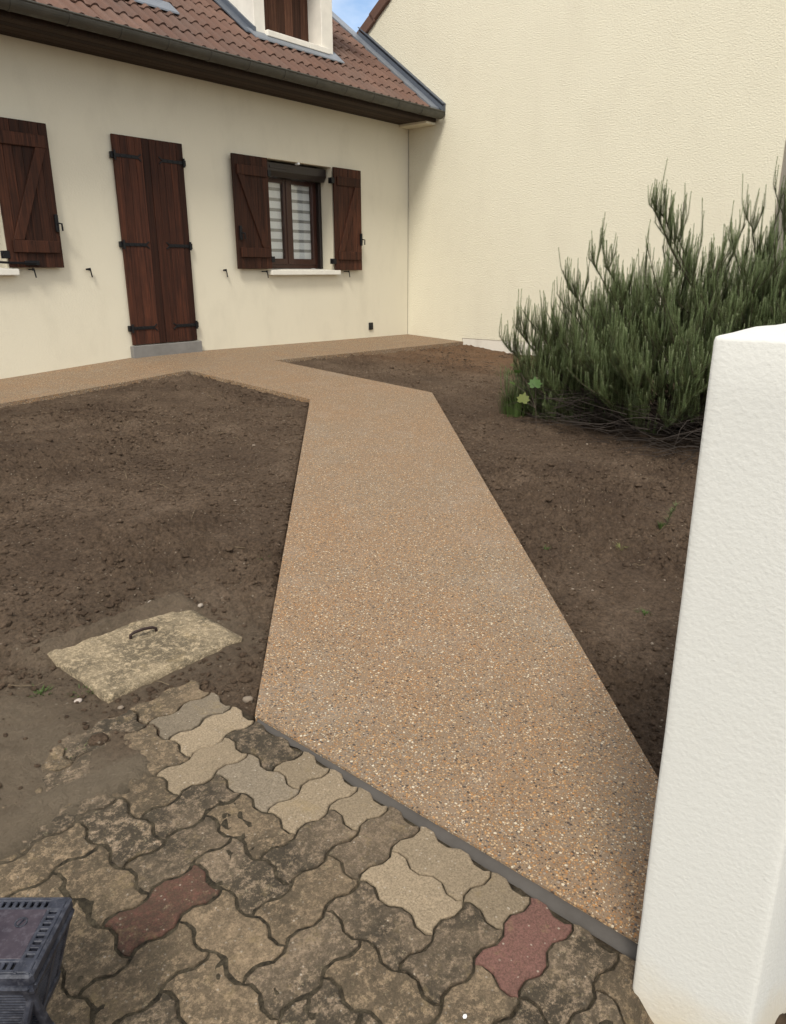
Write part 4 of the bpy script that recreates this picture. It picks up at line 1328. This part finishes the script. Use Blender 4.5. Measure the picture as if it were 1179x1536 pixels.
for (p, d0_, L, tn) in stem_pts:
    up = Vector((rnd.uniform(-.16, .16), rnd.uniform(-.16, .16), 1)).normalized()
    if L < 0: L, up = -L, d0_
    P = [p]; c = p.copy()
    for k in range(SEG):
        w = min(1, (k + 1) / 4.0)
        dd = (d0_ * (1 - w) + up * w).normalized()
        c = c + dd * (L / SEG); P.append(c.copy())
    P = np.array([q[:] for q in P])
    nn_ = int(L / .0022)
    tt = (np.arange(nn_) + rng.random(nn_)) / nn_
    idx = np.minimum((tt * SEG).astype(int), SEG - 1); fr2 = tt * SEG - idx
    base_p = P[idx] * (1 - fr2)[:, None] + P[idx + 1] * fr2[:, None]
    tg = P[idx + 1] - P[idx]; tg /= np.linalg.norm(tg, axis=1)[:, None]
    ang = np.arange(nn_) * 2.4 + rng.random(nn_) * .6
    ref = np.where(np.abs(tg[:, :1]) < .9, np.array([[1., 0, 0]]), np.array([[0, 1., 0]]))
    a = np.cross(tg, ref); a /= np.linalg.norm(a, axis=1)[:, None]
    b = np.cross(tg, a)
    rad_d = np.cos(ang)[:, None] * a + np.sin(ang)[:, None] * b
    sp = np.where(tt > .9, .5, 1.45)[:, None]
    nd_ = tg * .75 + rad_d * sp; nd_ /= np.linalg.norm(nd_, axis=1)[:, None]
    ln = (.025 * (1 - .5 * tt) * rng.uniform(.8, 1.15, nn_))[:, None]
    wd = np.cross(nd_, rad_d); wd /= (np.linalg.norm(wd, axis=1)[:, None] + 1e-9)
    hw = .0024
    v0 = base_p + wd * hw; v1 = base_p - wd * hw; v2 = base_p + nd_ * ln
    NV.append(np.stack([v0, v1, v2], 1).reshape(-1, 3))
    tone = np.clip(.16 + .55 * tt ** 1.5 + .65 * (tn - .5) + rng.normal(0, .08, nn_), 0, 1)
    NT.append(np.repeat(tone, 3))
    # stem: thin 3-sided strip
    for k in range(SEG):
        q0, q1 = P[k], P[k + 1]
        r0, r1 = .0021, .0018
        NV.append(np.array([q0 + [r0, 0, 0], q0 + [-r0 * .5, r0 * .87, 0], q1 + [0, 0, 0.001], q0 + [-r0 * .5, r0 * .87, 0], q0 + [-r0 * .5, -r0 * .87, 0], q1]))
        NT.append(np.full(6, np.clip(.55 + .4 * k / SEG, 0, 1)))
NV = np.concatenate(NV); NT = np.concatenate(NT)
o = put('foliage', np_mesh('foliage', NV, np.arange(len(NV)).reshape(-1, 3), MAT['rosemary'], False, {'tone': NT}), bush); o['kind'] = 'stuff'
# dead twigs hanging below the crown
tw = MB()
for k in range(520):
    s = rnd.uniform(-1.15, 1.1); d = -rnd.uniform(.1, 1.0) * math.sqrt(max(0, 1 - (s / 1.5) ** 2))
    b0 = OB + E1 * s + E2 * (d + 1.15 * fwd_shift(s))
    b0.z = gz(b0.x, b0.y) + rnd.uniform(-.03, .30)
    dr_ = (E1 * rnd.uniform(-1, 1) + E2 * rnd.uniform(-.7, .25)); dr_.normalize()
    L = rnd.uniform(.15, .5); curv = rnd.uniform(-.5, .35)
    pts = []
    for q in range(6):
        t = q / 5
        p = b0 + dr_ * L * t + Vector((0, 0, L * (curv * t * t + .18 * t))) + Vector((rnd.uniform(-.008, .008), rnd.uniform(-.008, .008), 0))
        p.z = max(p.z, gz(p.x, p.y) - .03)
        pts.append(p)
    tw.tube(pts, rnd.uniform(.002, .0042), 4, .001)
o = tw.build('dead_twigs', MAT['twig_d'], bush); o['kind'] = 'stuff'

# young sapling with lobed leaves in the left foot of the bush
def lobed_leaf(size):
    outl = [(0, 0), (.16, -.10), (.42, -.04), (.37, .12), (.58, .32), (.40, .38), (.40, .64), (.16, .61), (0, .92)]
    pts = [(x, y) for x, y in outl] + [(-x, y) for x, y in outl[-2:0:-1]]
    bm = bmesh.new()
    c = bm.verts.new((0, .28 * size, .03 * size))
    vs = [bm.verts.new((x * size, y * size, -.10 * size * (abs(x) * 1.4) ** 2 - .06 * size * y * y)) for x, y in pts]
    for k in range(len(vs)):
        bm.faces.new((c, vs[k], vs[(k + 1) % len(vs)]))
    me = bpy.data.meshes.new('leaf'); bm.to_mesh(me); bm.free(); me.materials.append(MAT['leaf'])
    at = me.attributes.new('tone', 'FLOAT', 'POINT'); at.data.foreach_set('value', [.1] * len(me.vertices))
    return me
sapl = empty('sapling', (-4.10, -4.62, gz(-4.1, -4.62) - .04), 'young sapling with green and yellowish lobed leaves growing at the left foot of the rosemary', 'sapling')
gs = gz(-4.1, -4.62) - .04
leaves = [((-4.14, -4.60, .06), .105, (rad(58), 0, rad(-55)), .05), ((-4.16, -4.50, -.07), .10, (rad(62), rad(10), rad(-70)), .95), ((-4.08, -4.42, .16), .07, (rad(20), rad(25), rad(60)), .1), ((-4.05, -4.35, .06), .06, (rad(10), rad(-20), rad(75)), .2)]
st = MB()
for (p, sz, rt_, tone) in leaves:
    st.tube([(-4.08, -4.60, gs - .02), (-4.09, -4.59, gs + .18), (p[0] * .5 - 4.09 * .5, p[1] * .5 - 4.59 * .5, p[2] * .6 + (gs + .2) * .4), p], .003, 5, .0015)
st.build('stem', MAT['twig'], sapl)
for (p, sz, rt_, tone) in leaves:
    me = lobed_leaf(sz)
    me.attributes['tone'].data.foreach_set('value', [tone] * len(me.vertices))
    o = put('leaf', me, sapl, p, rt_)
    if tone > .9: o['label'] = 'yellowish lobed leaf'

# ------------------------------------------------------------------ weeds and grass tufts
def tuft(x, y, n_, h, spread, tone, label, lean=(0, 0), cat='weed', name='grass_tuft', rmax=.02):
    z = float(soil_layers(np.array([x]), np.array([y]))[0][0])
    V, T = [], []
    for k in range(n_):
        a = rnd.uniform(0, 6.28); r = rmax * rnd.random()
        b0 = np.array([x + r * math.cos(a), y + r * math.sin(a), z - .01])
        out = np.array([math.cos(a), math.sin(a), 0]) * spread * rnd.uniform(.3, 1) + np.array([lean[0], lean[1], 0])
        hh = h * rnd.uniform(.5, 1)
        w = np.array([-math.sin(a), math.cos(a), 0]) * rnd.uniform(.0016, .003)
        p1 = b0 + out * .35 * hh + np.array([0, 0, hh * .62]); p2 = b0 + out * hh + np.array([0, 0, hh * rnd.uniform(.6, 1)])
        V += [b0 - w, b0 + w, p1 + w * .8, b0 - w, p1 + w * .8, p1 - w * .8, p1 - w * .8, p1 + w * .8, p2]
        T += [min(1, max(0, tone + rnd.uniform(-.2, .2)))] * 9
    me = np_mesh(name, np.array(V) - np.array([x, y, z]), np.arange(len(V)).reshape(-1, 3), MAT['grass'], False, {'tone': np.array(T)})
    o = put(name, me, None, (x, y, z))
    if cat == 'grass': return tag(o, label, kind='stuff')
    return tag(o, label, cat, 'weeds coming up in the soil')
tuft(-6.35, -5.93, 26, .055, .9, .3, 'small green grass tuft close to the right edge of the path')
tuft(-6.08, -6.20, 24, .05, 1.3, .9, 'flat pale yellow-green rosette of grass between path and pillar')
tuft(-6.68, -6.57, 20, .04, 1.2, .4, 'sparse low weed nearest the pillar in the right bed')
tuft(-8.62, -5.36, 40, .035, .9, .35, 'tiny green weed in the dusty soil left of the manhole cover', rmax=.03)
tuft(-8.53, -5.44, 40, .03, 1.1, .55, 'brownish green weed at the front left corner of the manhole cover', rmax=.04)
tuft(-8.70, -5.72, 26, .028, 1.0, .5, 'tiny weed on the dust over the old pavers', rmax=.025)
tuft(-7.43, -5.06, 14, .03, 1.2, .4, 'faint green sprout beside the left edge of the path')
tuft(-1.85, -3.0, 90, .10, .9, .35, 'patch of short green grass at the left of the rosemary bush', rmax=.22, cat='grass')
tuft(-1.3, -2.75, 60, .07, 1.0, .7, 'low yellowish grass patch on reddish soil near the gable wall', rmax=.20, cat='grass')
tuft(-.35, -2.4, 80, .07, .8, .4, 'thin grass line at the foot of the gable wall', rmax=.22, cat='grass')
tuft(-3.84, -4.24, 420, .26, .45, .25, 'dense dark green grass clump at the left foot of the rosemary', rmax=.13, cat='grass')
tuft(-5.69, -6.26, 34, .05, .6, .2, 'low grass beside the small upright rosemary shoot', rmax=.02)
# small upright shoot in the right bed
sx, sy = -5.66, -6.27
szz = gz(sx, sy) - .05
shoot = empty('seedling', (sx, sy, szz), 'small dark green upright seedling in the soil beside the pillar', 'seedling')
ms = MB(); spts = [(sx, sy, szz - .02), (sx + .005, sy + .004, szz + .06), (sx + .018, sy - .012, szz + .13), (sx + .03, sy - .035, szz + .19)]
ms.tube(spts, .003, 5, .0012); ms.build('stem', MAT['twig'], shoot)
Vs, Ts = [], []
for k in range(150):
    t = rnd.random(); i = min(int(t * 3), 2); f_ = t * 3 - i
    p = np.array(spts[i]) * (1 - f_) + np.array(spts[i + 1]) * f_
    a = rnd.uniform(0, 6.28); d = np.array([math.cos(a), math.sin(a), .7]); w = np.array([-math.sin(a), math.cos(a), 0]) * .003
    Vs += [p - w, p + w, p + d * rnd.uniform(.014, .03)]; Ts += [rnd.uniform(.1, .5)] * 3
o = put('needles', np_mesh('needles', np.array(Vs), np.arange(len(Vs)).reshape(-1, 3), MAT['rosemary'], False, {'tone': np.array(Ts)}), shoot); o['kind'] = 'stuff'

# ------------------------------------------------------------------ a few single stones, straws
def stone(x, y, s, mat, label, sq=.6):
    z = float(soil_layers(np.array([x]), np.array([y]))[0][0])
    bv, bf = IC2
    v = bv * (1 + rng.uniform(-.16, .16, (len(bv), 1))) * np.array([s, s * .75, s * sq])
    o = put('stone', np_mesh('stone', v, bf, mat, True), None, (x, y, z + s * sq * .4), (0, 0, rnd.uniform(0, 3)))
    return tag(o, label, 'stone', 'loose stones on the soil')
stone(-8.555, -5.475, .013, MAT['stone_w'], 'pinkish white stone by the front left corner of the manhole cover', .45)
stone(-7.905, -5.235, .013, MAT['stone'], 'round pale stone behind the right corner of the manhole cover')
stone(-8.02, -5.06, .012, MAT['stone'], 'small pale stone in the soil behind the manhole cover')
stone(-8.19, -5.86, .018, MAT['stone_d'], 'grey stone beside the path corner above the pavers')
stone(-6.19, -3.55, .016, MAT['stone_d'], 'pale stone on the left bed towards the house', .5)
wc = put('white_chip', np_mesh('white_chip', IC1[0] * np.array([.0055, .0045, .003]), IC1[1], MAT['blind_w']), None, (-8.60, -6.985, gz(-8.60, -6.985) + .003))
tag(wc, 'tiny white chip lying on the mossy pavers', 'chip')
sw = MB()
for k in range(160):
    x = rnd.uniform(-8.9, -2); y = rnd.uniform(-6.9, -1.3)
    if float(dist_slab(np.array([x]), np.array([y]))[0]) < .03 or (x < -8.2 and y < -5.8): continue
    if MAN[0] - .03 < x < MAN[1] + .03 and MAN[2] - .03 < y < MAN[3] + .03: continue
    a = rnd.uniform(0, 6.28); L = rnd.uniform(.03, .12)
    pts = []
    for q in range(5):
        xx = x + math.cos(a) * L * (q / 4 - .5) + rnd.uniform(-.004, .004); yy = y + math.sin(a) * L * (q / 4 - .5) + rnd.uniform(-.004, .004)
        pts.append((xx, yy, float(soil_layers(np.array([xx]), np.array([yy]))[0][0]) + .006 + .012 * rnd.random()))
    sw.tube(pts, rnd.uniform(.0009, .0018), 4, .0006)
o = sw.build('straw', MAT['straw']); tag(o, 'dry straws and roots lying on the soil', kind='stuff')
